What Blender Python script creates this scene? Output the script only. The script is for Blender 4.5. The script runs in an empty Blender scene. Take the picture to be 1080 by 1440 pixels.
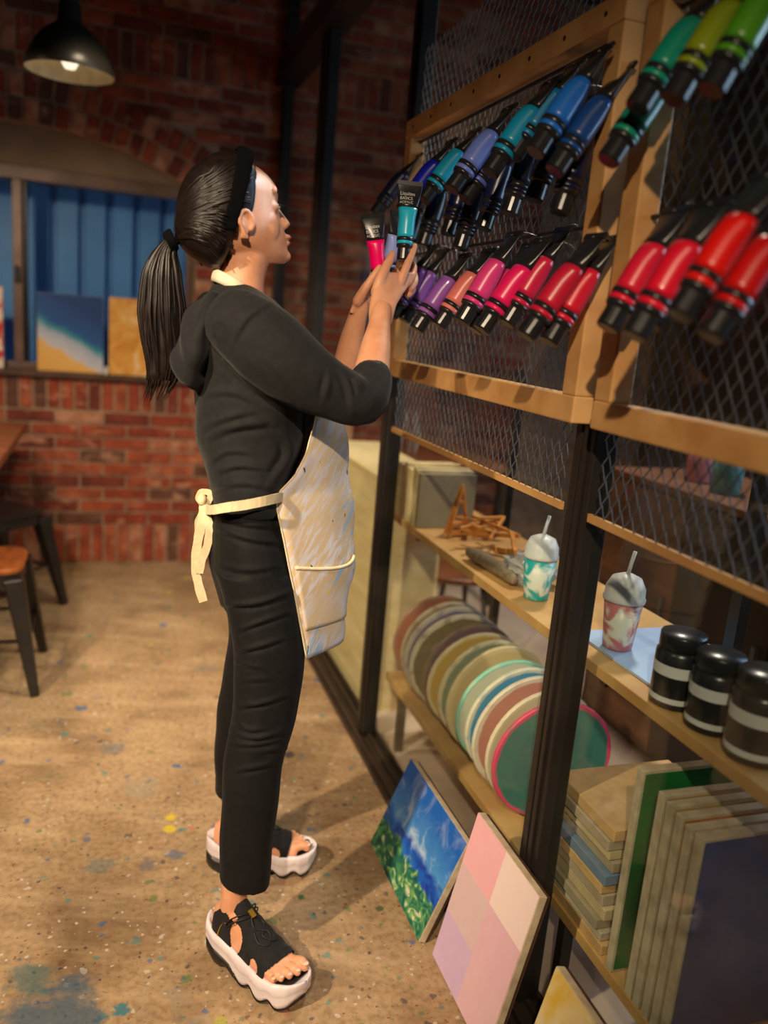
import bpy, bmesh, math, random
import numpy as np
from mathutils import Vector, Matrix
random.seed(7); rng = np.random.default_rng(7)
S = bpy.context.scene
COL = S.collection

# ------------------------------------------------------------------ camera
# Room axes: X runs along the brick back wall, Y along the glass partition into the depth, Z up. Origin on the floor below the camera.
YAW, PITCH, ROLL, FPX, CAM_H = math.radians(18.88), math.radians(12.72), math.radians(4.82), 1158.8, 1.40
_F = np.array([math.sin(YAW)*math.cos(PITCH), math.cos(YAW)*math.cos(PITCH), -math.sin(PITCH)])
_R0 = np.array([math.cos(YAW), -math.sin(YAW), 0.0]); _U0 = np.cross(_R0, _F)
_R = math.cos(ROLL)*_R0 + math.sin(ROLL)*_U0; _U = -math.sin(ROLL)*_R0 + math.cos(ROLL)*_U0
_C = np.array([0, 0, CAM_H])
cam = bpy.data.objects.new('camera', bpy.data.cameras.new('camera')); COL.objects.link(cam); S.camera = cam
cam.matrix_world = Matrix(((_R[0], _U[0], -_F[0], 0), (_R[1], _U[1], -_F[1], 0), (_R[2], _U[2], -_F[2], CAM_H), (0, 0, 0, 1)))
cam.data.sensor_fit = 'VERTICAL'; cam.data.sensor_height = 36; cam.data.lens = FPX/1440*36
cam.data.clip_start = 0.02
cam.data.dof.use_dof = True; cam.data.dof.focus_distance = 1.70; cam.data.dof.aperture_fstop = 1.5

def at(px, py, axis, val):
    """survey helper: the point where the sight line through a photo pixel meets the plane axis = val"""
    d = (px-540)/FPX*_R - (py-720)/FPX*_U + _F
    return _C + (val-_C[axis])/d[axis]*d
def P(px, py, y=1.66): return at(px, py, 1, y)
def seen(p):
    d = np.array(p)-_C; z = d@_F
    return (540+FPX*(d@_R)/z, 720-FPX*(d@_U)/z)

# ------------------------------------------------------------------ light
W = bpy.data.worlds.new('dusk_sky'); S.world = W; W.use_nodes = True
bg = W.node_tree.nodes['Background']; bg.inputs[0].default_value = (0.33, 0.56, 1.0, 1); bg.inputs[1].default_value = 9.0
def lamp_spot(name, loc, target, power, color, angle, blend=.4, size=.05):
    l = bpy.data.lights.new(name, 'SPOT'); l.energy = power; l.color = color; l.spot_size = math.radians(angle); l.spot_blend = blend; l.shadow_soft_size = size
    o = bpy.data.objects.new(name, l); COL.objects.link(o); o.location = loc
    o.rotation_euler = (Vector(target)-Vector(loc)).to_track_quat('-Z', 'Y').to_euler(); return o
def lamp_area(name, loc, target, power, color, sx, sy):
    l = bpy.data.lights.new(name, 'AREA'); l.energy = power; l.color = color; l.shape = 'RECTANGLE'; l.size = sx; l.size_y = sy
    o = bpy.data.objects.new(name, l); COL.objects.link(o); o.location = loc
    o.rotation_euler = (Vector(target)-Vector(loc)).to_track_quat('-Z', 'Y').to_euler(); return o
WARM = (1.0, .78, .54)
lamp_spot('key_spotlight', (-.75, -1.3, 2.85), (.30, 1.92, .74), 420, WARM, 42, .9, .04)
lamp_spot('side_spotlight', (-1.7, .25, 2.6), (.30, 2.10, .2), 470, WARM, 47, .8, .04)
lamp_spot('added_cool_face_spot', (1.55, 1.2, 3.0), tuple(P(380, 266, 1.60)), 330, (.55, .72, 1.0), 2.6, .5, .01)  # added narrow lamp, no known fixture: makes the cool patch on her forehead
lamp_spot('table_pendant_light', (-.9, 2.9, 2.2), (-.1, 4.1, .3), 90, WARM, 110, .5, .08)
lamp_spot('floor_pendant_light', (.1, 2.75, 2.45), (.05, 3.7, 0), 70, WARM, 88, .8, .08)
lamp_spot('workshop_downlight', (1.9, 2.5, 3.0), (1.5, 2.3, 0), 190, (1.0, .84, .70), 100, .6, .15)
lamp_area('workshop_daylight_window', (3.2, 1.0, 1.7), (1.2, 1.1, .8), 46, (.55, .74, 1.0), 1.6, 1.6)
S.view_settings.view_transform = 'Standard'; S.view_settings.look = 'None'
S.view_settings.exposure = 0.0; S.view_settings.gamma = 1.0; S.view_settings.use_curve_mapping = False

# ------------------------------------------------------------------ helpers
def tag(o, label=None, cat=None, group=None, kind=None):
    if label: o['label'] = label
    if cat: o['category'] = cat
    if group: o['group'] = group
    if kind: o['kind'] = kind
    return o
def empty(name, loc=(0, 0, 0), label=None, cat=None, group=None):
    o = bpy.data.objects.new(name, None); COL.objects.link(o); o.location = loc; o.empty_display_size = .05
    return tag(o, label, cat, group)
def link(name, mesh, parent=None, keep=True):
    o = bpy.data.objects.new(name, mesh); COL.objects.link(o)
    if parent is not None:
        o.parent = parent
        if keep: o.matrix_parent_inverse = mat_of(parent).inverted()
    return o
def mat_of(o):
    m = o.matrix_basis.copy()
    return (mat_of(o.parent) @ o.matrix_parent_inverse @ m) if o.parent else m
class MB:
    """collects shapes; build() links them as ONE mesh object"""
    def __init__(s): s.v = []; s.f = []; s.m = []; s.k = 0
    def add(s, v, f, mi=0):
        b = len(s.v); s.v += [tuple(map(float, p)) for p in v]; s.f += [tuple(b+i for i in q) for q in f]; s.m += [mi]*len(f); return s
    def box(s, x0, x1, y0, y1, z0, z1, mi=0, jit=0):
        v = [(x, y, z) for x in (x0, x1) for y in (y0, y1) for z in (z0, z1)]
        if jit: v = [tuple(c+random.uniform(-jit, jit) for c in p) for p in v]
        return s.add(v, [(0, 1, 3, 2), (4, 6, 7, 5), (0, 4, 5, 1), (2, 3, 7, 6), (0, 2, 6, 4), (1, 5, 7, 3)], mi)
    def bar(s, a, b, w, h=None, mi=0, up=(0, 0, 1), w2=None, h2=None):
        a = Vector(a); b = Vector(b); h = w if h is None else h; d = (b-a).normalized(); u = Vector(up)
        if abs(d.dot(u)) > .97: u = Vector((1, 0, 0))
        sx = d.cross(u).normalized(); sz = sx.cross(d); w2 = w if w2 is None else w2; h2 = h if h2 is None else h2
        v = [tuple(p+sx*i*ww/2+sz*j*hh/2) for p, ww, hh in ((a, w, h), (b, w2, h2)) for i, j in ((-1, -1), (1, -1), (1, 1), (-1, 1))]
        return s.add(v, [(3, 2, 1, 0), (4, 5, 6, 7), (0, 1, 5, 4), (1, 2, 6, 5), (2, 3, 7, 6), (3, 0, 4, 7)], mi)
    def loft(s, rings, caps=True, mi=0, close=False):
        n = len(rings[0]); v = [p for r in rings for p in r]; f = []
        m = len(rings)
        for i in range(m if close else m-1):
            for j in range(n):
                a = i*n+j; b = i*n+(j+1) % n; c = ((i+1) % m)*n+(j+1) % n; d = ((i+1) % m)*n+j
                f.append((a, b, c, d))
        if caps and not close: f.append(tuple(reversed(range(n)))); f.append(tuple((m-1)*n+j for j in range(n)))
        return s.add(v, f, mi)
    def lathe(s, prof, c=(0, 0, 0), n=24, mi=0, caps=True):
        return s.loft([[(c[0]+r*math.cos(2*math.pi*j/n), c[1]+r*math.sin(2*math.pi*j/n), c[2]+z) for j in range(n)] for r, z in prof], caps, mi)
    def tube(s, pts, r, n=8, mi=0, caps=True):
        pts = [Vector(p) for p in pts]; k = len(pts); rr = [r]*k if np.isscalar(r) else list(r)
        u = None; rings = []
        for i in range(k):
            d = (pts[min(i+1, k-1)]-pts[max(i-1, 0)]).normalized()
            if u is None:
                u = d.orthogonal().normalized()
            u = (u-d*u.dot(d)).normalized(); w = d.cross(u)
            rings.append([tuple(pts[i]+(u*math.cos(2*math.pi*j/n)+w*math.sin(2*math.pi*j/n))*rr[i]) for j in range(n)])
        return s.loft(rings, caps, mi)
    def grid(s, fn, nu, nv, mi=0, keep=None):
        v = [fn(i/nu, j/nv) for i in range(nu+1) for j in range(nv+1)]
        f = [(i*(nv+1)+j, (i+1)*(nv+1)+j, (i+1)*(nv+1)+j+1, i*(nv+1)+j+1) for i in range(nu) for j in range(nv) if keep is None or keep((i+.5)/nu, (j+.5)/nv)]
        return s.add(v, f, mi)
    def mesh(s, name, mats, smooth=False, fix=True):
        me = bpy.data.meshes.new(name); me.from_pydata(s.v, [], s.f)
        for m in (mats if isinstance(mats, (list, tuple)) else [mats]): me.materials.append(m)
        me.polygons.foreach_set('material_index', s.m)
        if fix:
            b = bmesh.new(); b.from_mesh(me); bmesh.ops.recalc_face_normals(b, faces=b.faces); b.to_mesh(me); b.free()
        if smooth: me.polygons.foreach_set('use_smooth', [True]*len(me.polygons))
        me.update(); return me
    def build(s, name, mats, parent=None, smooth=False, bevel=0, keep=True, auto=None, solid=0):
        o = link(name, s.mesh(name, mats, smooth), parent, keep)
        if solid: m = o.modifiers.new('thickness', 'SOLIDIFY'); m.thickness = solid; m.offset = 0
        if bevel: m = o.modifiers.new('bevel', 'BEVEL'); m.width = bevel; m.segments = 2; m.limit_method = 'ANGLE'; m.angle_limit = .7
        return o
def copy_tree(o, parent=None):
    c = o.copy(); COL.objects.link(c); c.parent = parent
    for ch in list(o.children): copy_tree(ch, c)
    return c
def cr(keys, n):
    """smooth resampling of key rows (first column = parameter)"""
    K = np.array(keys, float); t = K[:, 0]; V = K[:, 1:]
    m = np.gradient(V, t, axis=0) if len(t) > 2 else np.repeat((V[1:]-V[:1])/(t[1]-t[0]), 2, 0)
    out = []
    for x in np.linspace(t[0], t[-1], n):
        i = min(max(np.searchsorted(t, x)-1, 0), len(t)-2); h = t[i+1]-t[i]; s = (x-t[i])/h
        out.append((2*s**3-3*s**2+1)*V[i]+(s**3-2*s**2+s)*h*m[i]+(-2*s**3+3*s**2)*V[i+1]+(s**3-s**2)*h*m[i+1])
    return np.array(out)
def path(pts, n):
    pts = np.array(pts, float); d = np.r_[0, np.cumsum(np.linalg.norm(np.diff(pts[:, :3], axis=0), axis=1))]
    return cr(np.c_[d, pts], n)

# ------------------------------------------------------------------ materials
def mat(name, col, rough=.6, col2=None, scale=20, metal=0, bump=0, bscale=None, spec=.5, stretch=(1, 1, 1), coords='Object', lo=.35, hi=.65, sss=0, emit=0, detail=4, coat=0, trans=0, alpha=1, sheen=0):
    m = bpy.data.materials.new(name); m.use_nodes = True; nt = m.node_tree; b = nt.nodes['Principled BSDF']
    b.inputs['Roughness'].default_value = rough; b.inputs['Metallic'].default_value = metal
    b.inputs['Specular IOR Level'].default_value = spec; b.inputs['Coat Weight'].default_value = coat
    b.inputs['Transmission Weight'].default_value = trans; b.inputs['Alpha'].default_value = alpha
    if sheen: b.inputs['Sheen Weight'].default_value = sheen; b.inputs['Sheen Roughness'].default_value = .4
    if sss: b.inputs['Subsurface Weight'].default_value = sss; b.inputs['Subsurface Radius'].default_value = (.012, .004, .002); b.inputs['Subsurface Scale'].default_value = .6
    c = tuple(col)+(1,); b.inputs['Base Color'].default_value = c
    if emit: b.inputs['Emission Color'].default_value = c; b.inputs['Emission Strength'].default_value = emit
    tc = nt.nodes.new('ShaderNodeTexCoord'); mp = nt.nodes.new('ShaderNodeMapping'); mp.inputs['Scale'].default_value = stretch
    if coords == 'World': g = nt.nodes.new('ShaderNodeNewGeometry'); nt.links.new(g.outputs['Position'], mp.inputs[0])
    else: nt.links.new(tc.outputs[coords], mp.inputs[0])
    n = nt.nodes.new('ShaderNodeTexNoise'); n.inputs['Scale'].default_value = scale; n.inputs['Detail'].default_value = detail
    nt.links.new(mp.outputs[0], n.inputs['Vector'])
    r = nt.nodes.new('ShaderNodeValToRGB'); r.color_ramp.elements[0].position = lo; r.color_ramp.elements[1].position = hi
    if col2 is None: col2 = tuple(x*.82 for x in col)
    r.color_ramp.elements[0].color = c; r.color_ramp.elements[1].color = tuple(col2)+(1,)
    nt.links.new(n.outputs['Fac'], r.inputs[0]); nt.links.new(r.outputs[0], b.inputs['Base Color'])
    if bump:
        bp = nt.nodes.new('ShaderNodeBump'); bp.inputs['Strength'].default_value = bump; bp.inputs['Distance'].default_value = .004
        if bscale:
            n2 = nt.nodes.new('ShaderNodeTexNoise'); n2.inputs['Scale'].default_value = bscale; n2.inputs['Detail'].default_value = 6; nt.links.new(mp.outputs[0], n2.inputs['Vector'])
        else: n2 = n
        nt.links.new(n2.outputs['Fac'], bp.inputs['Height']); nt.links.new(bp.outputs[0], b.inputs['Normal'])
    return m
class NG:
    """small node-graph writer for painted surfaces"""
    def __init__(s, m): s.m = m; s.nt = m.node_tree; s.b = s.nt.nodes['Principled BSDF']
    def n(s, t, **k):
        x = s.nt.nodes.new(t)
        for a, v in k.items(): setattr(x, a, v)
        return x
    def l(s, a, b): s.nt.links.new(a, b)
    def pos(s, src='Generated', scale=(1, 1, 1), rot=(0, 0, 0)):
        if src == 'World': o = s.n('ShaderNodeNewGeometry').outputs['Position']
        else: o = s.n('ShaderNodeTexCoord').outputs[src]
        m0 = s.n('ShaderNodeMapping'); m0.inputs['Rotation'].default_value = rot; s.l(o, m0.inputs[0])
        mp = s.n('ShaderNodeMapping'); mp.inputs['Scale'].default_value = scale; s.l(m0.outputs[0], mp.inputs[0]); return mp.outputs[0]
    def noise(s, v, scale, detail=4, dist=0, rough=.5):
        x = s.n('ShaderNodeTexNoise'); x.inputs['Scale'].default_value = scale; x.inputs['Detail'].default_value = detail; x.inputs['Distortion'].default_value = dist; x.inputs['Roughness'].default_value = rough; s.l(v, x.inputs['Vector']); return x.outputs
    def ramp(s, f, stops, interp='LINEAR'):
        r = s.n('ShaderNodeValToRGB'); e = r.color_ramp; e.interpolation = interp
        while len(e.elements) < len(stops): e.elements.new(.5)
        for i, (p, c) in enumerate(stops): e.elements[i].position = p; e.elements[i].color = (c if len(c) == 4 else tuple(c)+(1,)) if not np.isscalar(c) else (c, c, c, 1)
        s.l(f, r.inputs[0]); return r.outputs[0]
    def math(s, op, a, b=None, c=None):
        x = s.n('ShaderNodeMath', operation=op)
        for i, q in enumerate((a, b, c)):
            if q is None: continue
            if np.isscalar(q): x.inputs[i].default_value = q
            else: s.l(q, x.inputs[i])
        return x.outputs[0]
    def mix(s, f, a, b):
        x = s.n('ShaderNodeMix', data_type='RGBA')
        for i, q in ((0, f), (6, a), (7, b)):
            if isinstance(q, tuple): x.inputs[i].default_value = q if len(q) == 4 else q+(1,)
            elif np.isscalar(q): x.inputs[i].default_value = q
            else: s.l(q, x.inputs[i])
        return x.outputs[2]
    def xyz(s, v):
        x = s.n('ShaderNodeSeparateXYZ'); s.l(v, x.inputs[0]); return x.outputs
    def out(s, c): s.l(c, s.b.inputs['Base Color']); return s.m
def blank(name, rough=.6, spec=.4):
    m = bpy.data.materials.new(name); m.use_nodes = True; b = m.node_tree.nodes['Principled BSDF']; b.inputs['Roughness'].default_value = rough; b.inputs['Specular IOR Level'].default_value = spec
    return NG(m)
def srgb(r, g, b):
    f = lambda c: (c/255/12.92) if c/255 <= .04045 else ((c/255+.055)/1.055)**2.4
    return (f(r), f(g), f(b))

M = {}
M['metal'] = mat('dark_metal', (.022, .018, .016), .38, (.032, .026, .022), 8, .3)
M['track'] = mat('brown_metal', (.075, .05, .036), .4, (.05, .035, .026), 8, .4)
M['wood'] = mat('pale_timber', srgb(226, 176, 112), .5, srgb(196, 142, 82), 9, stretch=(1, 1, 1), bump=.12, bscale=60)
M['shelf'] = mat('shelf_timber', srgb(214, 168, 104), .5, srgb(188, 138, 80), 7, bump=.1, bscale=50)
M['ply'] = mat('plank_timber', srgb(232, 208, 158), .55, srgb(216, 188, 134), 5, stretch=(3, .6, 6), bump=.08, bscale=40)
M['browntable'] = mat('brown_table_wood', srgb(150, 88, 52), .45, srgb(112, 62, 36), 6, stretch=(1, 4, 1))
M['seat'] = mat('stool_seat_wood', srgb(176, 96, 44), .4, srgb(136, 70, 30), 9, stretch=(4, 1, 1))
M['plaster'] = mat('beige_plaster', srgb(140, 116, 92), .85, srgb(124, 102, 80), 6, bump=.15, bscale=40)
M['mortar'] = mat('mortar', srgb(168, 142, 118), .95, srgb(136, 112, 92), 18, coords='World', bump=.6, bscale=90)
M['darkwood'] = mat('dark_wood', srgb(86, 58, 42), .6, srgb(62, 42, 32), 10, stretch=(1, 6, 1))
M['ceil'] = mat('dark_ceiling', (.03, .026, .022), .9)
M['sidewall'] = mat('dark_plaster', srgb(92, 74, 60), .9, srgb(76, 60, 50), 3)
M['black'] = mat('black_plastic', (.012, .012, .013), .28, (.018, .018, .02), 30)
M['white'] = mat('white_plastic', (.72, .70, .68), .4, (.62, .60, .58), 20)
M['wire'] = mat('galvanised_wire', (.20, .20, .22), .4, (.13, .13, .145), 40, .7)
M['canvas'] = mat('raw_canvas_edge', srgb(206, 188, 158), .8, srgb(176, 158, 130), 30)
M['lblue'] = mat('pale_blue_card', srgb(176, 200, 236), .6, srgb(160, 186, 226), 6)
BR = []
for i, (c, d) in enumerate([((150, 66, 42), (120, 50, 34)), ((166, 80, 50), (128, 58, 40)), ((128, 56, 40), (98, 44, 34)), ((176, 98, 66), (138, 66, 44)), ((108, 66, 50), (84, 52, 42)), ((190, 140, 110), (150, 74, 50))]):
    BR.append(mat('brick_clay', srgb(*c), .9, srgb(*d), 14, coords='World', bump=.8, bscale=70, detail=6))

for m_ in BR:       # lime bloom and old paint on the faces of some bricks
    g = NG(m_); src = g.b.inputs['Base Color'].links[0].from_socket
    bl = g.ramp(g.noise(g.pos('World', (1, 1, 2.2)), 6.5, 5, .4, .6)[0], [(.56, .0), (.70, .62)])
    g.out(g.mix(bl, src, srgb(212, 160, 126)))

def glass_mat(name, tint=(.93, .97, .96), refl=.9):
    m = bpy.data.materials.new(name); m.use_nodes = True; nt = m.node_tree; nt.nodes.remove(nt.nodes['Principled BSDF'])
    o = nt.nodes['Material Output']; t = nt.nodes.new('ShaderNodeBsdfTransparent'); t.inputs[0].default_value = tint+(1,)
    g = nt.nodes.new('ShaderNodeBsdfGlossy'); g.inputs['Roughness'].default_value = .02; g.inputs[0].default_value = (refl, refl, refl, 1)
    lw = nt.nodes.new('ShaderNodeLayerWeight'); lw.inputs[0].default_value = .5; pw = nt.nodes.new('ShaderNodeMath'); pw.operation = 'POWER'; pw.inputs[1].default_value = 5
    f = nt.nodes.new('ShaderNodeMath'); f.operation = 'MULTIPLY_ADD'; f.inputs[1].default_value = .5; f.inputs[2].default_value = .022; nt.links.new(lw.outputs['Facing'], pw.inputs[0]); nt.links.new(pw.outputs[0], f.inputs[0]); x = nt.nodes.new('ShaderNodeMixShader')
    nt.links.new(f.outputs[0], x.inputs[0]); nt.links.new(t.outputs[0], x.inputs[1]); nt.links.new(g.outputs[0], x.inputs[2]); nt.links.new(x.outputs[0], o.inputs[0])
    return m
M['glass'] = glass_mat('clear_glass')
# ================================================================== setting
GX, BY = .826, 4.60            # room face of the partition posts, face of the brick wall
# floor: screeded concrete with years of paint drips
g = blank('painted_concrete', .62, .3); w = g.pos('World')
base = g.ramp(g.noise(w, 3.2, 8, .4, .6)[0], [(.28, srgb(124, 100, 74)), (.5, srgb(168, 140, 106)), (.72, srgb(190, 162, 126))])
fine = g.noise(w, 60, 5)[0]; base = g.mix(g.ramp(fine, [(.42, .0), (.70, .55)]), base, srgb(116, 88, 60))
stre = g.noise(g.pos('World', (1.2, 7, 1), (0, 0, .3)), 2.2, 5)[0]; base = g.mix(g.ramp(stre, [(.5, .0), (.75, .45)]), base, srgb(208, 180, 142))
def drip(base, scale, size, seed, cols, gate, soft=.06, amt=.7):
    mp = g.n('ShaderNodeMapping'); mp.inputs['Location'].default_value = (seed*3.7, seed*1.9, 0); g.l(w, mp.inputs[0])
    wob = g.noise(mp.outputs[0], scale*2.2, 3)[1]
    ad = g.n('ShaderNodeMix', data_type='RGBA', blend_type='LINEAR_LIGHT'); ad.inputs[0].default_value = .35/scale; g.l(mp.outputs[0], ad.inputs[6]); g.l(wob, ad.inputs[7])
    v = g.n('ShaderNodeTexVoronoi', voronoi_dimensions='2D'); v.inputs['Scale'].default_value = scale; g.l(ad.outputs[2], v.inputs['Vector'])
    c = g.n('ShaderNodeSeparateColor'); g.l(v.outputs['Color'], c.inputs[0])
    lim = g.math('MULTIPLY', g.math('SUBTRACT', c.outputs[1], gate), size/(1-gate))
    k = g.n('ShaderNodeMapRange'); g.l(g.math('SUBTRACT', lim, v.outputs['Distance']), k.inputs[0]); k.inputs[1].default_value = 0; k.inputs[2].default_value = soft; k.inputs[3].default_value = 0; k.inputs[4].default_value = amt
    col = g.ramp(c.outputs[0], [(i/len(cols), q) for i, q in enumerate(cols)], 'CONSTANT')
    return g.mix(k.outputs[0], base, col)
teal, blue, navy, yel, pink, green, white, redb = srgb(50, 128, 128), srgb(48, 96, 150), srgb(40, 44, 70), srgb(214, 190, 40), srgb(190, 110, 110), srgb(74, 120, 70), srgb(206, 196, 184), srgb(110, 58, 50)
base = drip(base, 30, .26, 1, [navy, redb, teal, white, blue, green], .62, .08, .6)
base = drip(base, 15, .24, 2, [teal, blue, pink, green, navy, teal], .76, .08, .6)
base = drip(base, 9, .20, 3, [blue, teal, yel, green, blue, navy], .84, .05, .75)
base = drip(base, 60, .30, 5, [white, navy, redb, white], .76, .08, .7)
big = g.noise(w, .9, 3, .3)[0]
sp = g.noise(w, 14, 6, .6)[0]
base = g.mix(g.math('MULTIPLY', g.ramp(big, [(.60, .0), (.68, .7)]), g.ramp(sp, [(.42, .0), (.56, 1)])), base, srgb(56, 110, 132))
pos_ = g.xyz(w)
def blob(base, x, y, r, col, amt=.8):
    d = g.math('SQRT', g.math('ADD', g.math('POWER', g.math('SUBTRACT', pos_[0], x), 2), g.math('POWER', g.math('SUBTRACT', pos_[1], y), 2)))
    d = g.math('ADD', g.math('DIVIDE', d, r), g.math('MULTIPLY', g.math('SUBTRACT', g.noise(w, 1.6/r, 6, .3, .62)[0], .5), 1.7))
    return g.mix(g.ramp(d, [(.55, amt), (.9, .0)]), base, col)
for q in [(-.10, 1.47, .13, srgb(44, 88, 112), .75), (-.15, 1.60, .06, srgb(50, 104, 110), .6), (.17, 2.13, .022, yel, .8), (.165, 2.075, .022, yel, .85), (.03, 1.475, .022, srgb(40, 120, 136), .85), (.17, 1.96, .03, srgb(56, 90, 130), .6), (.02, 2.55, .05, srgb(90, 104, 116), .5), (.10, 1.93, .03, srgb(70, 84, 110), .5), (.22, 1.40, .02, srgb(170, 170, 60), .7), (.46, 1.73, .012, srgb(40, 90, 50), .9), (.64, 1.65, .014, srgb(40, 84, 46), .8), (-.02, 1.95, .05, srgb(90, 110, 112), .5), (.10, 2.30, .07, srgb(150, 140, 120), .5)]: base = blob(base, *q)
spk = g.noise(w, 130, 3)[0]; base = g.mix(g.ramp(spk, [(.60, .0), (.72, .55)]), base, srgb(92, 70, 50))
g.out(base)
bp = g.n('ShaderNodeBump'); bp.inputs['Strength'].default_value = .25; bp.inputs['Distance'].default_value = .004; g.l(fine, bp.inputs['Height']); g.l(bp.outputs[0], g.b.inputs['Normal'])
M['floor'] = g.m
M['floor2'] = mat('pale_concrete', srgb(214, 190, 172), .7, srgb(190, 164, 146), 3, coords='World', detail=8)
tag(MB().box(-2.7, .80, -3.2, 4.64, -.12, 0).build('floor', M['floor']), 'concrete floor spattered with dried paint drips', 'floor', kind='structure')
tag(MB().box(.80, 3.3, -3.2, 4.64, -.12, 0).build('floor', M['floor2']), 'pale concrete floor behind the glass partition', 'floor', kind='structure')
tag(MB().box(-2.7, 3.3, -3.2, 5.0, 3.25, 3.35).build('ceiling', M['ceil']), 'dark ceiling', 'ceiling', kind='structure')
tag(MB().box(-2.85, -2.7, -3.2, 4.9, 0, 3.25).build('wall_left', M['sidewall']), 'plain wall left of the room', 'wall', kind='structure')
tag(MB().box(3.3, 3.45, -3.2, 4.9, 0, 3.25).build('wall_right', M['sidewall']), 'dim wall at the far side of the workshop', 'wall', kind='structure')
tag(MB().box(-2.85, 3.45, -3.35, -3.2, 0, 3.25).build('wall_front', M['sidewall']), 'wall behind the camera', 'wall', kind='structure')

# ---- brick back wall: window opening under a segmental arch
WX0, WX1, WZ0, WZ1 = -1.30, .415, 1.03, 1.985
AXC, AR = (WX0+WX1)/2, 1.737
AZC = 2.205-AR
def arch_z(x): return AZC+math.sqrt(max(AR**2-(x-AXC)**2, 0))
back = MB()
back.box(-2.7, WX0, BY+.003, BY+.25, 0, 3.25); back.box(WX1, 3.3, BY+.003, BY+.25, 0, 3.25); back.box(WX0, WX1, BY+.003, BY+.25, 0, WZ0-.02)
n = 24
for i in range(n):
    xa, xb = WX0+(WX1-WX0)*i/n, WX0+(WX1-WX0)*(i+1)/n
    za, zb = arch_z(xa), arch_z(xb)
    v = [(x, y, z) for x, z in ((xa, za), (xb, zb), (xb, 3.25), (xa, 3.25)) for y in (BY+.003, BY+.25)]
    back.add(v, [(0, 2, 4, 6), (1, 7, 5, 3), (0, 1, 3, 2), (4, 5, 7, 6)])
wall_back = tag(back.build('wall_back', M['mortar']), 'red brick back wall with an arched window opening', 'wall', kind='structure')
bricks = []   # (x0,x1,z0,z1) of plain bricks, or corner list for voussoirs
def course(z0, h, x0, x1, pitch, gap, off, ymin=0):
    x = x0-off
    while x < x1:
        a, b = max(x, x0), min(x+pitch-gap, x1)
        if b-a > .035: bricks.append([(a, z0), (b, z0), (b, z0+h), (a, z0+h)])
        x += pitch
def blocked(q):
    cx = sum(p[0] for p in q)/4; cz = sum(p[1] for p in q)/4
    if WX0 < cx < WX1 and WZ0-.03 < cz < 2.0: return True
    r = math.hypot(cx-AXC, cz-AZC)
    if WX0-.12 < cx < WX1+.17 and cz > 1.97 and r < AR+.225: return True
    return False
XL, XR = -.95, 2.4
course(.008, .208, XL, XR, .0662, .011, 0)
for k in range(9): course(.226+k*.0682, .057, XL, XR, .237, .011, .118*(k % 2)+.03)
course(.842, .158, XL, XR, .0662, .011, .02)
z = 1.012; k = 0
while z < 2.46: course(z, .057, XL, XR, .237, .011, .118*(k % 2)+.07); z += .0682; k += 1
course(z, .165, XL, XR, .0662, .011, .01); z += .177
while z < 3.2: course(z, .057, XL, XR, .237, .011, .118*(k % 2)); z += .0682; k += 1
# trim plain bricks against the opening
res = []
for q in bricks:
    (a, z0), (b, _), (_, z1), _ = q
    if z1 > WZ0 and z0 < 2.0 and a < WX1 < b: a = WX1+.004
    if z1 > WZ0 and z0 < 2.0 and b <= WX1+.001: continue
    q = [(a, z0), (b, z0), (b, z1), (a, z1)]
    if b-a > .03 and not blocked(q): res.append(q)
bricks = res
half = math.asin((WX1-AXC)/AR)
for ringi in range(2):
    r0 = AR+.004+ringi*.112; r1 = r0+.102; nv = int(2*half*1.12*r0/.068)
    for i in range(nv):
        a0 = -half*1.1+2.2*half*i/nv+.0025; a1 = -half*1.1+2.2*half*(i+1)/nv-.0035
        bricks.append([(AXC+r*math.sin(t), AZC+r*math.cos(t)) for r, t in ((r0, a0), (r0, a1), (r1, a1), (r1, a0))])
def brick_geo(mb, q, ox=0, oz=0, proud=0, mi=0):
    cx = sum(p[0] for p in q)/4; cz = sum(p[1] for p in q)/4; v = []
    for (x, z) in q: v.append((x-ox, .02, z-oz))
    for (x, z) in q: v.append((x-ox, -proud, z-oz))
    e = .0035
    for (x, z) in q: v.append((x-ox-math.copysign(e, x-cx), -proud-.0035, z-oz-math.copysign(e, z-cz)))
    f = [(8, 9, 10, 11)]
    for i in range(4): j = (i+1) % 4; f += [(i, j, j+4, i+4), (i+4, j+4, j+8, i+8)]
    mb.add(v, f, mi)
def score(q):
    cx = sum(p[0] for p in q)/4; cz = sum(p[1] for p in q)/4; x, y = seen((cx, BY, cz))
    inside = -40 < x < 680 and -30 < y < 850
    hid = (285 < x < 440 and y > 400) or (x > 470 and y > 640)
    return (0 if inside else 1, 1 if hid else 0, math.hypot(cx, cz-1.2))
bricks.sort(key=score)
cache = {}; rest = MB()
for i, q in enumerate(bricks):
    var = random.choices(range(6), [5, 4, 3.5, 3, 2.2, 2])[0]
    if i < 300:
        cx = sum(p[0] for p in q)/4; cz = sum(p[1] for p in q)/4
        key = tuple(round(c, 3) for p in q for c in (p[0]-cx, p[1]-cz))+(var, i % 3)
        if key not in cache:
            mb = MB(); brick_geo(mb, q, cx, cz, random.uniform(-.001, .005)); cache[key] = mb.mesh('brick', BR[var])
        o = link('brick', cache[key], None); o.location = (cx, BY, cz); o.parent = wall_back
    else:
        mb = MB(); brick_geo(mb, q, 0, 0, random.uniform(0, .004), var)
        rest.add([(x, y+BY, z) for x, y, z in mb.v], mb.f, var)
tag(rest.build('brickwork', BR, wall_back), kind='stuff')

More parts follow.
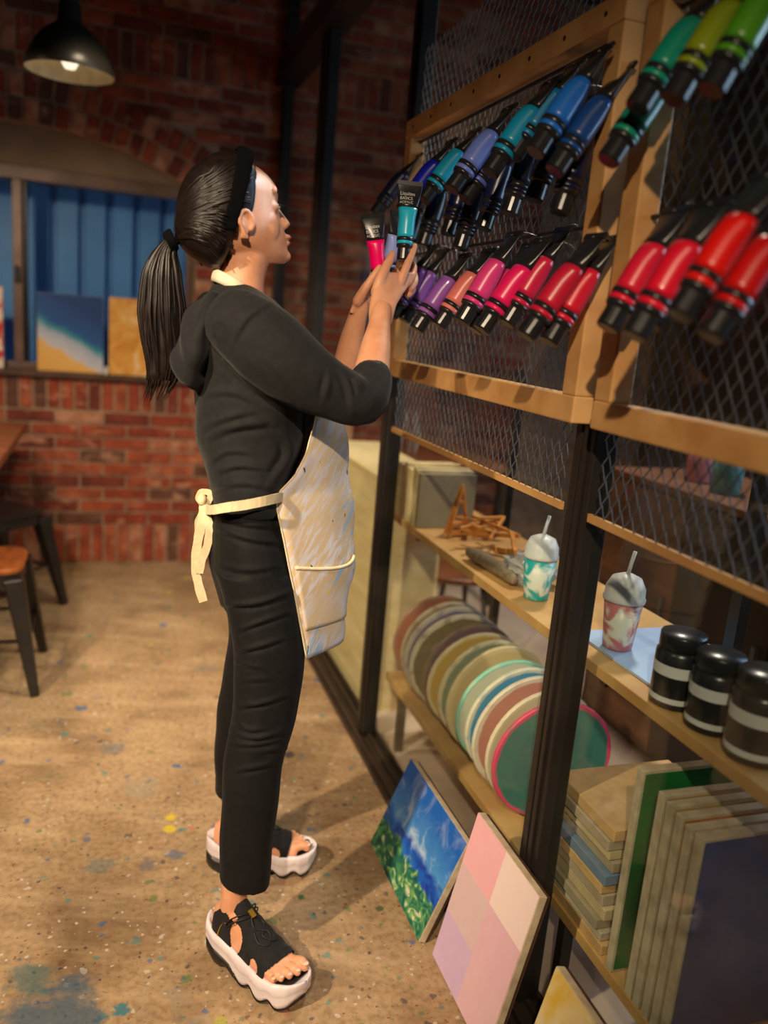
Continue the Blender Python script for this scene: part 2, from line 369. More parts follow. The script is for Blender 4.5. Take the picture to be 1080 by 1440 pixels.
# ---- window: plaster tympanum, frame, sashes, corrugated blue hoarding outside
ty = MB()
for i in range(n):
    xa, xb = WX0+(WX1-WX0)*i/n, WX0+(WX1-WX0)*(i+1)/n
    v = [(x, y, z) for x, z in ((xa, WZ1+.03), (xb, WZ1+.03), (xb, arch_z(xb)+.01), (xa, arch_z(xa)+.01)) for y in (BY+.06, BY+.16)]
    ty.add(v, [(0, 2, 4, 6), (1, 7, 5, 3), (0, 1, 3, 2), (4, 5, 7, 6)])
tag(ty.build('trim_1', M['plaster']), 'plain beige plaster panel filling the arch above the window', 'trim', kind='structure')
M['winframe'] = mat('bronze_frame', srgb(116, 92, 80), .45, srgb(96, 76, 66), 8, .2)
win = MB()
win.box(WX0, WX1, BY+.05, BY+.14, WZ1-.035, WZ1+.03); win.box(WX0, WX1, BY+.05, BY+.14, WZ0, WZ0+.035)
win.box(WX1-.04, WX1, BY+.05, BY+.14, WZ0, WZ1); win.box(WX0, WX0+.04, BY+.05, BY+.14, WZ0, WZ1)
window = tag(win.build('window_1', M['winframe'], bevel=.004), 'wide arched window with bronze frame and blue hoarding outside', 'window', kind='structure')
MB().box(-.47, -.425, BY+.045, BY+.09, WZ0+.035, WZ1-.035).build('mullion', M['winframe'], window, bevel=.003)
MB().box(-.425, -.405, BY+.075, BY+.12, WZ0+.035, WZ1-.035).build('sash_stile', M['metal'], window, bevel=.003)
MB().box(-.462, -.438, BY+.02, BY+.048, 1.46, 1.54).build('handle', M['metal'], window, bevel=.006)
MB().box(-.425, WX1-.04, BY+.10, BY+.105, WZ0+.03, WZ1-.03).build('pane', M['glass'], window)
MB().box(WX0+.04, -.45, BY+.08, BY+.085, WZ0+.03, WZ1-.03).build('pane', M['glass'], window)
tag(MB().box(WX0-.02, WX1+.03, BY-.03, BY+.15, WZ0-.03, WZ0).build('trim_2', M['darkwood'], bevel=.004), 'dark wooden window sill ledge', 'trim', kind='structure')
M['hoarding'] = mat('blue_sheet_steel', srgb(96, 150, 214), .5, srgb(86, 138, 204), 3)
hb = MB(); x = -1.7; prof = []
while x < .9: prof += [(x, 4.985), (x+.10, 4.985), (x+.108, 5.03), (x+.135, 5.03)]; x += .142
hv = [(x, y, z) for x, y in prof for z in (-.2, 2.6)]
hb.add(hv, [(2*i, 2*i+2, 2*i+3, 2*i+1) for i in range(len(prof)-1)])
tag(hb.build('wall_outside', M['hoarding'], solid=.004), 'blue corrugated metal hoarding outside the window', 'wall', kind='structure')

# ---- metal and glass partition on the right
part = empty('glass_partition', (GX+.04, 2.5, 0), 'dark metal framed glass partition running along the right side', 'partition'); tag(part, kind='thing')
def post(y0, y1, x1=.05):
    o = MB().box(GX, GX+x1, y0, y1, .028, 2.55).build('post', M['metal'], part, bevel=.004)
    MB().box(GX-.006, GX+.004, y0+.018, y0+.032, .03, 2.54).box(GX-.006, GX+.004, y1-.032, y1-.018, .03, 2.54).build('bead', M['metal'], o, bevel=.002)
    return o
post(4.52, 4.598); post(3.58, 3.72); post(2.45, 2.515); post(1.28, 1.35); post(.10, .185)
tr = MB().box(GX-.03, GX+.07, -.6, 4.598, 0, .018).build('track', M['track'], part, bevel=.003)
MB().box(GX-.018, GX-.008, -.6, 4.598, .018, .034).box(GX+.02, GX+.03, -.6, 4.598, .018, .034).box(GX+.05, GX+.06, -.6, 4.598, .018, .034).build('track_rail', M['track'], tr)
hr = MB().box(GX-.03, GX+.08, -.6, 4.598, 2.55, 2.68).build('head_rail', M['metal'], part, bevel=.004)
MB().box(GX-.042, GX-.03, -.6, 4.598, 2.55, 2.575).build('head_bead', M['metal'], hr)
MB().box(GX-.01, GX+.06, -.6, 4.598, 3.0, 3.25).build('upper_rail', M['metal'], part)
MB().box(GX, GX+.06, 4.53, 4.598, 2.68, 3.0).build('post', M['metal'], part); MB().box(GX, GX+.06, 3.58, 3.65, 2.68, 3.0).build('post', M['metal'], part)
for a, b in ((3.72, 4.52), (2.515, 3.58), (1.35, 2.45), (.185, 1.28)):
    MB().box(GX+.024, GX+.030, a, b, .034, 2.55).build('pane', M['glass'], part)
for a, b in ((3.65, 4.53), (.2, 3.58)):
    MB().box(GX+.026, GX+.032, a, b, 2.68, 3.0).build('pane', M['glass'], part)
# ================================================================== paint display on the partition
def mesh_screen(y0, y1, z0, z1, x, parent):
    mb = MB(); py, pz = .030, .0225
    ny = int((y1-y0)/py); nz = int((z1-z0)/pz)
    for k in range(nz):
        pts = []
        for i in range(ny*2+1):
            pts.append((y0+i*py/2, z0+pz*k+(pz/2 if (i+k) % 2 else -pz/2)+pz*.5))
        t = .0011
        v = []; f = []
        for i, (a, b) in enumerate(pts):
            for dx, dz in ((-t, -t), (t, -t), (t, t), (-t, t)): v.append((x+dx+(.0015 if (i+k) % 2 else -.0015), a, b+dz))
        for i in range(len(pts)-1):
            for j in range(4): f.append((i*4+j, i*4+(j+1) % 4, i*4+4+(j+1) % 4, i*4+4+j))
        mb.add(v, f)
    return tag(mb.build('wire_mesh', M['wire'], parent), kind='stuff')
def display(y0, y1, label):
    X0, X1, Z0, Z1, w = .775, .818, 1.258, 1.957, .048
    r = empty('display_rack', ((X0+X1)/2, (y0+y1)/2, Z0), label, 'rack', 'timber framed mesh racks of paint tubes')
    knots = M['wood']
    MB().box(X0, X1, y0, y1, Z1-w, Z1).build('top_board', knots, r, bevel=.003)
    MB().box(X0, X1, y0, y1, Z0, Z0+w).build('bottom_board', knots, r, bevel=.003)
    MB().box(X0+.001, X1, y0, y0+w, Z0+w, Z1-w).build('side_board', knots, r, bevel=.003)
    MB().box(X0+.001, X1, y1-w, y1, Z0+w, Z1-w).build('side_board', knots, r, bevel=.003)
    mesh_screen(y0+.072, y1+.03, 1.10, 2.16, .8225, r)
    MB().box(.8185, .8255, y0+.07, y1+.035, 1.085, 1.10).build('mesh_edge_strip', M['shelf'], r)
    for zz in (1.90, 1.60):
        MB().tube([(.806, y0+w, zz), (.806, y1-w, zz)], .004, 6).build('hanging_rod', M['metal'], r)
    # small screws in the boards
    for k in range(8):
        yy = y0+.06+(y1-y0-.12)*k/7
        MB().lathe([(.0045, 0), (.0045, .0012), (.002, .002)], n=8).build('screw', M['metal'], r, keep=False).matrix_local = Matrix.Translation((X0-(X0+X1)/2, yy-(y0+y1)/2, Z1-w/2-Z0)) @ Matrix.Rotation(-math.pi/2, 4, 'Y')
    return r
display(1.285, 2.355, 'timber framed mesh rack of paint tubes beside the woman')
display(.12, 1.225, 'timber framed mesh rack of paint tubes in the near right corner')

# ---- paint tubes
def ell(z, a, b, n=20): return [(a*math.cos(2*math.pi*j/n), b*math.sin(2*math.pi*j/n), z) for j in range(n)]
def tube_part(prof, n=20): return MB().loft([ell(z, a, b, n) for z, a, b in prof])
L0 = .168
def squash(z):          # flat crimp at z=0 growing round towards the cap
    t = min(max(-z/.085, 0), 1); t = t*t*(3-2*t)
    return (.0275*(1-t)+.0185*t, .0012*(1-t)+.0185*t)
def seg(z0, z1, k=6): return [(z0+(z1-z0)*i/k,)+squash(z0+(z1-z0)*i/k) for i in range(k+1)]
TP = {'crimp': tube_part(seg(0, -.055, 8)).mesh('crimp_end', M['black'], True)}
TP['band'] = tube_part([(-.119, .0188, .0188), (-.127, .0188, .0188)]).mesh('band', M['black'], True)
TP['neck'] = tube_part([(-.134, .0186, .0186), (-.139, .0178, .0178), (-.143, .011, .011)]).mesh('shoulder', M['black'], True)
cp = MB().lathe([(.0135, 0), (.0145, -.002), (.0150, -.024), (.0135, -.027)], (0, 0, -.141), 20); TP['cap'] = cp.mesh('cap', M['black'], False)
TP['foldline'] = MB().box(-.0278, .0278, -.0022, .0022, -.006, .003).mesh('fold', M['black'])
TP['hook'] = MB().tube([(0, .004, -.006), (0, -.004, .004), (0, -.009, .014), (0, -.016, .017), (0, -.021, .010)], .0013, 6).mesh('hook', M['wire'], True)
TP['long_hook'] = MB().tube([(0, .004, -.006), (0, -.004, .004), (0, -.020, .014), (0, -.044, .022), (0, -.055, .022), (0, -.058, .014)], .0013, 6).mesh('hook', M['wire'], True)
tube_mats = {}; wrap_mesh = {}
def paint_mat(c):
    if c not in tube_mats: tube_mats[c] = mat('tube_wrap', srgb(*c), .32, tuple(x*.9 for x in srgb(*c)), 10, coat=.3)
    return tube_mats[c]
def make_tube(c, crimp, axis, up, label, group=None, hook=True, flip=0):
    """paint tube: crimp = world point of the flat end, axis = direction towards the cap, up = direction of the flat width"""
    m = paint_mat(c)
    if c not in wrap_mesh: wrap_mesh[c] = (tube_part(seg(-.055, -.119, 8)).mesh('wrap', m, True), tube_part([(-.127, .0186, .0186), (-.134, .0186, .0186)]).mesh('ring', m, True))
    z = -Vector(axis).normalized(); x = Vector(up); x = (x-z*x.dot(z)).normalized(); y = z.cross(x)
    r = empty('paint_tube', (0, 0, 0), label, 'paint tube', group)
    r.matrix_world = Matrix((x, y, z)).transposed().to_4x4(); r.location = crimp; r.scale = (1.2, 1.2, 1.2)
    for nm, me in (('crimp_end', TP['crimp']), ('fold', TP['foldline']), ('colour_wrap', wrap_mesh[c][0]), ('band', TP['band']), ('colour_ring', wrap_mesh[c][1]), ('shoulder', TP['neck']), ('cap', TP['cap'])):
        link(nm, me, r, False)
    if hook: link('hook', TP['long_hook' if crimp[0] < .785 else 'hook'], r, False)
    return r
def hang(px, py, c, zrow, label, grp, lean=.62, xcap=None, side=0, xs=.797):
    """tube hung from the rod of its row; (px,py) is where its colour band shows in the photo"""
    q = at(px, py, 0, xs-.055)                 # colour band sits a little in front of the rack
    y = q[1]; zc = q[2]
    ax = Vector((-lean, side, -1)).normalized()
    cr_ = Vector((xs-.055, y, zc))-ax*.088*1.2
    return make_tube(c, cr_, ax, (0, 1, .1*side), label, grp)
GU, GL = 'paint tubes in the upper row beside the woman', 'paint tubes in the lower row beside the woman'
UP = [(556, 262, (28, 30, 62), 'dark navy paint tube at the far left end of the upper row'),
      (598, 250, (24, 34, 190), 'ultramarine blue paint tube, second in the upper row'),
      (630, 235, (30, 176, 220), 'bright cyan paint tube in the upper row above the held tube'),
      (674, 212, (112, 136, 224), 'periwinkle paint tube with light violet tint in the upper row'),
      (692, 228, (92, 110, 206), 'violet blue paint tube tucked under the periwinkle one'),
      (730, 182, (22, 150, 196), 'cerulean paint tube in the middle of the upper row'),
      (763, 158, (20, 132, 190), 'teal blue paint tube right of the cerulean tube in the upper row'),
      (797, 146, (32, 110, 208), 'royal blue paint tube, large near the right of the upper row'),
      (826, 172, (22, 70, 140), 'dark blue paint tube at the right end of the upper row')]
LO = [(578, 398, (120, 66, 150), 'deep purple paint tube at the left end of the lower row'),
      (594, 404, (140, 84, 176), 'purple paint tube, second in the lower row'),
      (618, 414, (160, 96, 190), 'lilac paint tube, third in the lower row'),
      (650, 408, (236, 126, 116), 'salmon pink paint tube in the lower row'),
      (684, 394, (236, 66, 140), 'rose pink paint tube in the lower row'),
      (704, 408, (208, 44, 108), 'magenta paint tube tucked beside the rose one'),
      (718, 404, (250, 30, 110), 'hot pink paint tube in the lower row'),
      (750, 392, (216, 34, 78), 'crimson paint tube, largest in the middle of the lower row'),
      (786, 406, (206, 30, 62), 'dark red paint tube, second from the right of the lower row'),
      (812, 412, (222, 26, 60), 'red paint tube at the right end of the lower row')]
for k, (px, py, c, lb) in enumerate(UP): hang(px, py, c, 0, lb, GU, random.uniform(.58, .70), side=random.uniform(-.04, .04), xs=.758 if k % 2 else .797)
for k, (px, py, c, lb) in enumerate(LO): hang(px, py, c, 0, lb, GL, random.uniform(.52, .62), side=random.uniform(-.04, .04), xs=.797 if k % 2 else .758)
GR, GS = 'red paint tubes on the near rack', 'green paint tubes on the near rack'
for k, (px, py, c, lb) in enumerate([(900, 382, (226, 30, 62), 'crimson paint tube at the left end of the near rack'),
                      (944, 384, (224, 22, 52), 'scarlet tube second from the left on the near rack'),
                      (968, 372, (222, 14, 40), 'bright red tube, third from the left on the near rack'),
                      (1016, 350, (228, 22, 16), 'vermilion tube with its black cap towards the camera on the near rack'),
                      (1058, 380, (206, 20, 22), 'dull red tube at the right edge of the photo')]):
    hang(px, py, c, 0, lb, GR, random.uniform(.5, .58), xs=.752 if k % 2 else .797)
for px, py, c, lb in [(906, 150, (18, 140, 112), 'dark green tube lowest on the left of the near rack'),
                      (948, 70, (18, 150, 124), 'teal green tube at the top of the near rack'),
                      (1000, 50, (138, 158, 24), 'olive green tube with black cap at the top of the near rack'),
                      (1056, 30, (84, 160, 30), 'leaf green tube in the top right corner')]:
    hang(px, py, c, 0, lb, GS, random.uniform(.5, .62))
# darker tubes filling the hooks behind
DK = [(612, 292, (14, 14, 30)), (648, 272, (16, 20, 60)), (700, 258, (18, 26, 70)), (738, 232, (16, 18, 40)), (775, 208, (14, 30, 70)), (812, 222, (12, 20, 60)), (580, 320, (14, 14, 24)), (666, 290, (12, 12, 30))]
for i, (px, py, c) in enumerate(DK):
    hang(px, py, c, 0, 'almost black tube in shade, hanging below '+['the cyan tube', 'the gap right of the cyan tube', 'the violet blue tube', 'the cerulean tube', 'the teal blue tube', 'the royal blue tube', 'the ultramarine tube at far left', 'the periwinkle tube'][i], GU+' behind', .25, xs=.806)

# ================================================================== open shelving behind the glass
SX0, SX1, S2, S3 = .912, 1.235, .785, .235
M['shelfedge'] = M['shelf']
sh = empty('shelving_unit', (1.07, 1.3, 0), 'long timber shelving unit standing behind the partition glass', 'shelf')
MB().box(SX0, SX1, -.1, 2.61, S2-.024, S2).build('shelf_board', M['shelf'], sh, bevel=.002)
MB().box(SX0, SX1, -.1, 2.50, S3-.026, S3).build('shelf_board', M['shelf'], sh, bevel=.002)
for yy in (2.38, 1.30, .2):
    MB().box(SX1-.012, SX1+.012, yy-.015, yy+.015, 0, 1.3).build('upright', M['metal'], sh)
    MB().box(SX0+.01, SX0+.035, yy-.012, yy+.012, 0, S3-.026).build('foot', M['metal'], sh)
    MB().box(SX0+.02, SX1-.012, yy-.01, yy+.01, S2-.045, S2-.024).build('bracket', M['metal'], sh)
# round painted palettes stood in a row
def plate_mat(i, rim, mid, inner, noise=.5):
    g = blank('painted_disc', .5); p = g.pos('Object'); x = g.xyz(p)
    r = g.math('SQRT', g.math('ADD', g.math('MULTIPLY', x[0], x[0]), g.math('MULTIPLY', x[2], x[2])))
    nz = g.noise(p, 9+i, 4, .4)[0]
    rr = g.math('ADD', g.math('DIVIDE', r, .165), g.math('MULTIPLY', g.math('SUBTRACT', nz, .5), .08*noise))
    c = g.ramp(rr, [(0, inner), (.60, inner), (.66, mid), (.89, mid), (.915, rim), (1, rim)])
    c = g.mix(g.ramp(g.noise(p, 26, 5)[0], [(.52, .0), (.66, .45*noise)]), c, mid)
    return g.out(c)
discs = [('rust and slate mottled', (150, 110, 92), (158, 84, 62), (96, 130, 140), 2), ('cream rimmed brown', (214, 196, 160), (150, 118, 90), (90, 84, 120), 1.4), ('violet blue', (206, 196, 176), (104, 104, 150), (86, 92, 150), 1.2),
         ('olive and cream wreath', (226, 212, 184), (104, 98, 62), (206, 190, 160), 1.6), ('dark plum rimmed', (120, 96, 84), (84, 60, 90), (110, 80, 110), 1.4), ('mustard and cream', (226, 206, 160), (204, 164, 70), (214, 190, 130), 1),
         ('sage green', (222, 208, 172), (120, 146, 120), (150, 170, 140), 1.3), ('pale sand', (228, 206, 160), (216, 190, 136), (206, 180, 126), .8), ('mint rimmed turquoise', (150, 222, 196), (226, 220, 190), (40, 160, 190), 1.1),
         ('sky blue', (236, 228, 206), (40, 156, 204), (40, 150, 200), .8), ('dusty pink', (238, 222, 200), (206, 138, 124), (200, 130, 118), .7), ('cream', (240, 220, 190), (226, 196, 160), (220, 190, 156), .6), ('hot pink rimmed green', (236, 70, 112), (60, 120, 110), (52, 110, 104), 1.2)]
nd = len(discs)
for i, (nm, a, b, c, nz) in enumerate(discs):
    y = 2.38-(2.38-1.60)*i/(nd-1); R = .163+random.uniform(-.006, .004)
    pm = plate_mat(i, srgb(*a), srgb(*b), srgb(*c), nz)
    o = MB(); o.loft([[(r*math.cos(2*math.pi*j/40), yy, r*math.sin(2*math.pi*j/40)) for j in range(40)] for r, yy in ((R-.003, .006), (R, .003), (R, -.003), (R-.003, -.006))])
    o = o.build('painted_disc', pm); o.location = (1.04+random.uniform(-.006, .006), y, S3+R+.002); o.rotation_euler = (random.uniform(.02, .07), random.uniform(0, 6), random.uniform(-.05, .12))
    o.rotation_mode = 'XYZ'; o.rotation_euler = (math.radians(random.uniform(2, 5)), 0, math.radians(random.uniform(-4, 6)))
    ordn = ['farthest', 'second farthest', 'third farthest', 'fourth farthest', 'fifth farthest', 'sixth farthest', 'middle', 'sixth nearest', 'fifth nearest', 'fourth nearest', 'third nearest', 'second nearest', 'nearest'][i]
    tag(o, '%s painted round board, %s in the row on the low shelf' % (nm, ordn), 'round board', 'round painted boards on the low shelf')
# boards standing on the middle shelf
M['grey_board'] = mat('grey_board', srgb(150, 138, 108), .8, srgb(136, 124, 98), 4)
for i in range(9):
    y = 2.60-i*.027; h = .178+random.uniform(-.007, .007)
    o = MB().box(SX0+.002+random.uniform(0, .009), SX0+.20, y-.021, y, S2+.001, S2+h).build('wooden_board', M['ply'] if i < 8 else M['grey_board'], bevel=.0015)
    tag(o, (['farthest', 'second', 'third', 'fourth', 'fifth', 'sixth', 'seventh', 'eighth'][i]+' pale wooden board of the upright stack, counted from the post' if i < 8 else 'grey faced board at the front of the upright stack'), 'board', 'upright boards on the middle shelf')
# little easels lying in a heap
M['easel'] = mat('orange_pine', srgb(214, 140, 58), .5, srgb(184, 110, 40), 9, stretch=(6, 1, 1))
def easel(loc, rx, ry, rz, s, label):
    r = empty('mini_easel', (0, 0, 0), label, 'easel', 'small wooden easels heaped on the middle shelf')
    for a, b in (((-.05, 0, 0), (0, 0, .17)), ((.05, 0, 0), (0, 0, .17)), ((0, .05, 0), (0, .004, .16))): MB().bar(a, b, .012, .008).build('leg', M['easel'], r, bevel=.001)
    MB().box(-.045, .045, -.012, .006, .04, .052).build('tray', M['easel'], r, bevel=.001)
    MB().box(-.022, .022, -.006, .006, .11, .12).build('crossbar', M['easel'], r, bevel=.001)
    r.location = loc; r.rotation_euler = (rx, ry, rz); r.scale = (s, s, s); return r
for a in [((1.00, 2.22, S2+.012), -1.45, .1, 1.2, 1, 'small orange pine easel at the bottom of the heap'), ((1.02, 2.12, S2+.032), -1.40, .15, .5, 1, 'small pine easel lying across the middle of the heap'),
          ((.99, 2.03, S2+.052), -1.42, -.1, 2.2, 1, 'small pine easel on top of the heap, legs towards the glass'), ((1.06, 1.94, S2+.03), -1.35, .0, -.4, 1, 'small pine easel at the right of the heap'),
          ((1.02, 2.215, S2-.003), 0, 0, .5, .95, 'small pine easel standing upright behind the heap')]: easel((a[0][0], a[0][1]+.05, a[0][2]+.004), -a[1], *a[2:])
# crumpled clear wrap and brush bundles
M['wrap'] = mat('crinkled_plastic', (.62, .60, .56), .18, (.4, .37, .33), 40, bump=.8, bscale=60, alpha=.75)
def crumple(name, c, r, lab, cat, m, sq=(1, 1, 1)):
    b = bmesh.new(); bmesh.ops.create_icosphere(b, subdivisions=3, radius=1)
    for v in b.verts:
        k = 1+.28*(math.sin(v.co.x*9+c[1]*50)*math.cos(v.co.y*8+1)+.6*math.sin(v.co.z*11+v.co.x*5))*.6+random.uniform(-.07, .07)
        v.co = Vector((v.co.x*sq[0], v.co.y*sq[1], v.co.z*sq[2]))*r*k
        v.co.z = max(v.co.z, -sq[2]*r*.8)
    me = bpy.data.meshes.new(name); b.to_mesh(me); b.free(); me.materials.append(m); o = link(name, me); o.location = (c[0], c[1], c[2]+sq[2]*r*.8); return tag(o, lab, cat)
crumple('plastic_wrap', (1.03, 1.82, S2+.001), .065, 'crumpled clear plastic wrap on the middle shelf beside the teal cup', 'plastic wrap', M['wrap'], (1, 1.25, .62))
M['brushbag'] = mat('brown_brush_roll', srgb(150, 128, 100), .6, srgb(96, 78, 58), 40, stretch=(1, 6, 1), bump=.5)
br = MB().tube(path([(.95, 2.02, S2+.021), (.96, 1.92, S2+.023), (.965, 1.80, S2+.022), (.962, 1.76, S2+.02)], 12), [.012, .017, .019, .02, .02, .019, .02, .02, .019, .018, .016, .009], 12)
tag(br.build('brush_roll', M['brushbag'], smooth=True), 'rolled brown brush wrap lying in front of the easels', 'brush roll')
def cup(loc, wrapc, lab):
    r = empty('plastic_cup', loc, lab, 'cup', 'dome lidded cups on the middle shelf')
    g = blank('printed_cup', .35); p = g.pos('Object'); c = g.ramp(g.noise(p, 18, 3, .5)[0], [(.42, srgb(226, 226, 214)), (.5, srgb(*wrapc)), (.62, srgb(*wrapc)), (.68, srgb(220, 222, 212))]); g.out(c)
    MB().lathe([(.028, 0), (.030, .002), (.040, .105), (.038, .105)], n=28).build('cup_body', g.m, r, True, keep=False)
    MB().lathe([(.0425, .102), (.0435, .108), (.041, .112), (.040, .13), (.030, .150), (.012, .158), (.0, .159)], n=28).build('dome_lid', M['white'], r, True, keep=False)
    MB().tube([(.0, 0, .155), (.004, 0, .178), (.010, 0, .205)], .004, 10).build('straw', M['white'], r, True, keep=False)
cup((.985, 1.69, S2+.001), (36, 168, 172), 'white cup with teal print and dome lid on the middle shelf')
cup((1.0, 1.365, S2+.007), (200, 120, 120), 'white cup with pink print just right of the partition post')
tag(MB().box(1.008-.05, 1.225, 1.175, 1.46, S2+.001, S2+.006).build('pale_blue_card', M['lblue']), 'pale blue sheet of card lying under the black jars', 'card')
def jar(loc, s, lab):
    r = empty('paint_jar', loc, lab, 'paint jar', 'black paint jars on the middle shelf'); r.scale = (s, s, s)
    MB().lathe([(.040, 0), (.043, .003), (.043, .098), (.037, .106), (.034, .108)], n=32).build('jar_body', M['black'], r, True, keep=False)
    MB().lathe([(.0434, .060), (.0434, .080)], n=32, caps=False).build('label_band', M['white'], r, True, keep=False)
    MB().lathe([(.0434, .012), (.0434, .022)], n=32, caps=False).build('label_band', M['white'], r, True, keep=False)
    MB().lathe([(.039, .106), (.040, .108), (.040, .130), (.038, .133), (.0, .133)], n=32).build('lid', M['black'], r, True, keep=False)
jar((.960, 1.125, S2+.001), 1.0, 'black paint jar nearest the post on the middle shelf')
jar((.965, 1.033, S2+.001), 1.0, 'black paint jar with pale label, second from the post')
jar((.968, .935, S2+.001), 1.08, 'black paint jar with two pale bands at the right edge')
jar((1.07, .95, S2+.001), 1.1, 'tall black paint jar standing behind the other jars')
# canvases stacked flat
z = S3+.001
edge = [(214, 170, 112), (196, 180, 152), (170, 152, 124), (206, 182, 138), (182, 162, 134)]
for i in range(11):
    t = random.uniform(.019, .029); c = edge[i % 5]
    m = mat('stacked_canvas', srgb(*c), .8, tuple(x*.8 for x in srgb(*c)), 25) if i != 6 else mat('stacked_canvas_blue', srgb(110, 134, 160), .8)
    jy, jx = random.uniform(-.012, .012), random.uniform(-.006, .01)
    o = MB().box(SX0+.004+jx, SX1-.035+jx, 1.165+jy, 1.385+jy, z, z+t-.002).build('flat_canvas', m, bevel=.002); z += t
    tag(o, ['lowest canvas', 'second canvas from the bottom', 'third canvas from the bottom', 'fourth canvas from the bottom', 'fifth canvas from the bottom', 'middle canvas', 'blue edged canvas', 'fourth canvas from the top', 'third canvas from the top', 'second canvas from the top', 'topmost canvas'][i]+' of the flat stack on the low shelf', 'canvas', 'canvases stacked flat on the low shelf')
# canvases standing upright, faces to the camera
def stand(y, t, w, h, c, lab, x0=SX0, c2=None):
    g = blank('painted_face', .6); p = g.pos('Object'); cc = g.ramp(g.noise(p, 5, 5, .5)[0], [(.35, srgb(*c)), (.7, srgb(*(c2 or tuple(int(q*.6) for q in c))))]); g.out(cc)
    o = MB().box(x0, x0+w, y-t, y, S3+.001, S3+.001+h).build('standing_canvas', M['canvas'], bevel=.0015)
    MB().box(x0+.006, x0+w-.006, y-t-.0012, y-t+.001, S3+.007, S3+h-.006).build('painted_face', g.m, o)
    tag(o, lab, 'canvas', 'canvases standing upright on the low shelf')
stand(1.130, .018, .30, .425, (22, 110, 44), 'green painted canvas standing beside the flat stack')
stand(1.066, .018, .29, .415, (180, 140, 84), 'ochre canvas standing just in front of the green one', c2=(120, 92, 40))
stand(1.042, .018, .30, .41, (190, 150, 96), 'tan canvas standing between the ochre and orange ones', c2=(130, 120, 50))
stand(1.016, .018, .29, .405, (190, 96, 40), 'orange streaked canvas standing in the upright row', c2=(160, 130, 80))
stand(.990, .018, .30, .40, (196, 90, 80), 'red topped canvas standing behind the blue one', c2=(200, 110, 96))
stand(.965, .02, .31, .40, (26, 62, 128), 'large deep blue canvas nearest the camera', c2=(18, 40, 96))
# ================================================================== canvases leaning on the partition
def lean(y0, y1, h, xb, xt, m, lab, t=.018):
    """canvas with its lower edge on the floor at x = xb, upper edge resting against the partition at x = xt"""
    hh = math.sqrt(h*h-(xt-xb)**2); o = MB(); d = Vector((xt-xb, 0, hh)).normalized(); nrm = Vector((-d.z, 0, d.x))
    b0 = Vector((xb, 0, 0)); v = []
    ro = empty('leaning_canvas', (xb, (y0+y1)/2, 0), lab, 'canvas', 'canvases leaning against the partition')
    ang = math.atan2(xt-xb, hh)
    R = Matrix.Rotation(ang, 4, 'Y'); ro.matrix_world = Matrix.Translation((xb, (y0+y1)/2, t*math.sin(ang)+.001)) @ R
    w = y1-y0
    MB().box(0, t, -w/2, w/2, 0, h).build('stretched_canvas', M['canvas'], ro, bevel=.0015, keep=False)
    MB().box(-.0012, .001, -w/2+.001, w/2-.001, .001, h-.001).build('painted_face', m, ro, keep=False)
    MB().box(t, t+.008, -w/2+.002, -w/2+.03, .002, h-.002).box(t, t+.008, w/2-.03, w/2-.002, .002, h-.002).box(t, t+.008, -w/2+.03, w/2-.03, .002, .03).box(t, t+.008, -w/2+.03, w/2-.03, h-.03, h-.002).build('stretcher_frame', M['darkwood'], ro, keep=False)
    return ro
g = blank('seaside_painting', .5); p = g.pos('Generated'); x = g.xyz(p)   # y: 1 = far left edge ... 0 = near; z: 0 floor .. 1 top
v = x[2]; u = g.math('SUBTRACT', 1, x[1])
nz = g.noise(p, 5, 6, .8)[0]; n2 = g.noise(g.pos('Generated', (1, 1.4, .8)), 4.2, 6, .9)[0]
sky = g.mix(g.ramp(g.math('ADD', v, g.math('MULTIPLY', nz, .3)), [(.4, .0), (1, 1)]), srgb(96, 176, 236), srgb(20, 96, 190))
sky = g.mix(g.math('MULTIPLY', g.ramp(n2, [(.50, .0), (.66, .8)]), g.ramp(v, [(.35, 1.), (.85, .25)])), sky, srgb(222, 236, 248))
sea = g.mix(g.ramp(nz, [(.4, 0.), (.6, 1)]), srgb(16, 60, 168), srgb(28, 110, 214))
c = g.mix(g.ramp(g.math('ADD', v, g.math('MULTIPLY', g.math('SUBTRACT', nz, .5), .25)), [(.44, .0), (.52, 1)]), sea, sky)
bush = g.ramp(g.noise(p, 9, 6, 1.4)[0], [(.30, srgb(14, 62, 70)), (.44, srgb(26, 104, 92)), (.54, srgb(76, 146, 92)), (.62, srgb(150, 190, 120)), (.68, srgb(226, 226, 206)), (.74, srgb(160, 96, 120))])
edge_ = g.math('ADD', g.math('ADD', v, g.math('MULTIPLY', u, .06)), g.math('MULTIPLY', g.math('SUBTRACT', g.noise(p, 8, 5)[0], .5), .28))
c = g.mix(g.ramp(edge_, [(.34, 1.), (.40, .0)]), c, bush)
M['seaside'] = g.out(c)
lean(1.515, 1.90, .265, .692, .788, M['seaside'], 'blue seaside landscape canvas leaning against the partition by the feet')
g = blank('pink_check_painting', .6); p = g.pos('Generated'); x = g.xyz(p)
gy = g.math('GREATER_THAN', x[1], .5); r3 = g.math('FLOOR', g.math('MULTIPLY', x[2], 2.999))
ca = g.ramp(g.math('DIVIDE', r3, 3), [(0, srgb(206, 176, 214)), (.3, srgb(214, 186, 190)), (.6, srgb(238, 178, 188))], 'CONSTANT')
cb = g.ramp(g.math('DIVIDE', r3, 3), [(0, srgb(222, 182, 194)), (.3, srgb(222, 178, 194)), (.6, srgb(238, 216, 212))], 'CONSTANT')
M['check'] = g.out(g.mix(g.ramp(g.noise(p, 12, 4)[0], [(.3, .0), (.8, .12)]), g.mix(gy, cb, ca), srgb(250, 230, 230)))
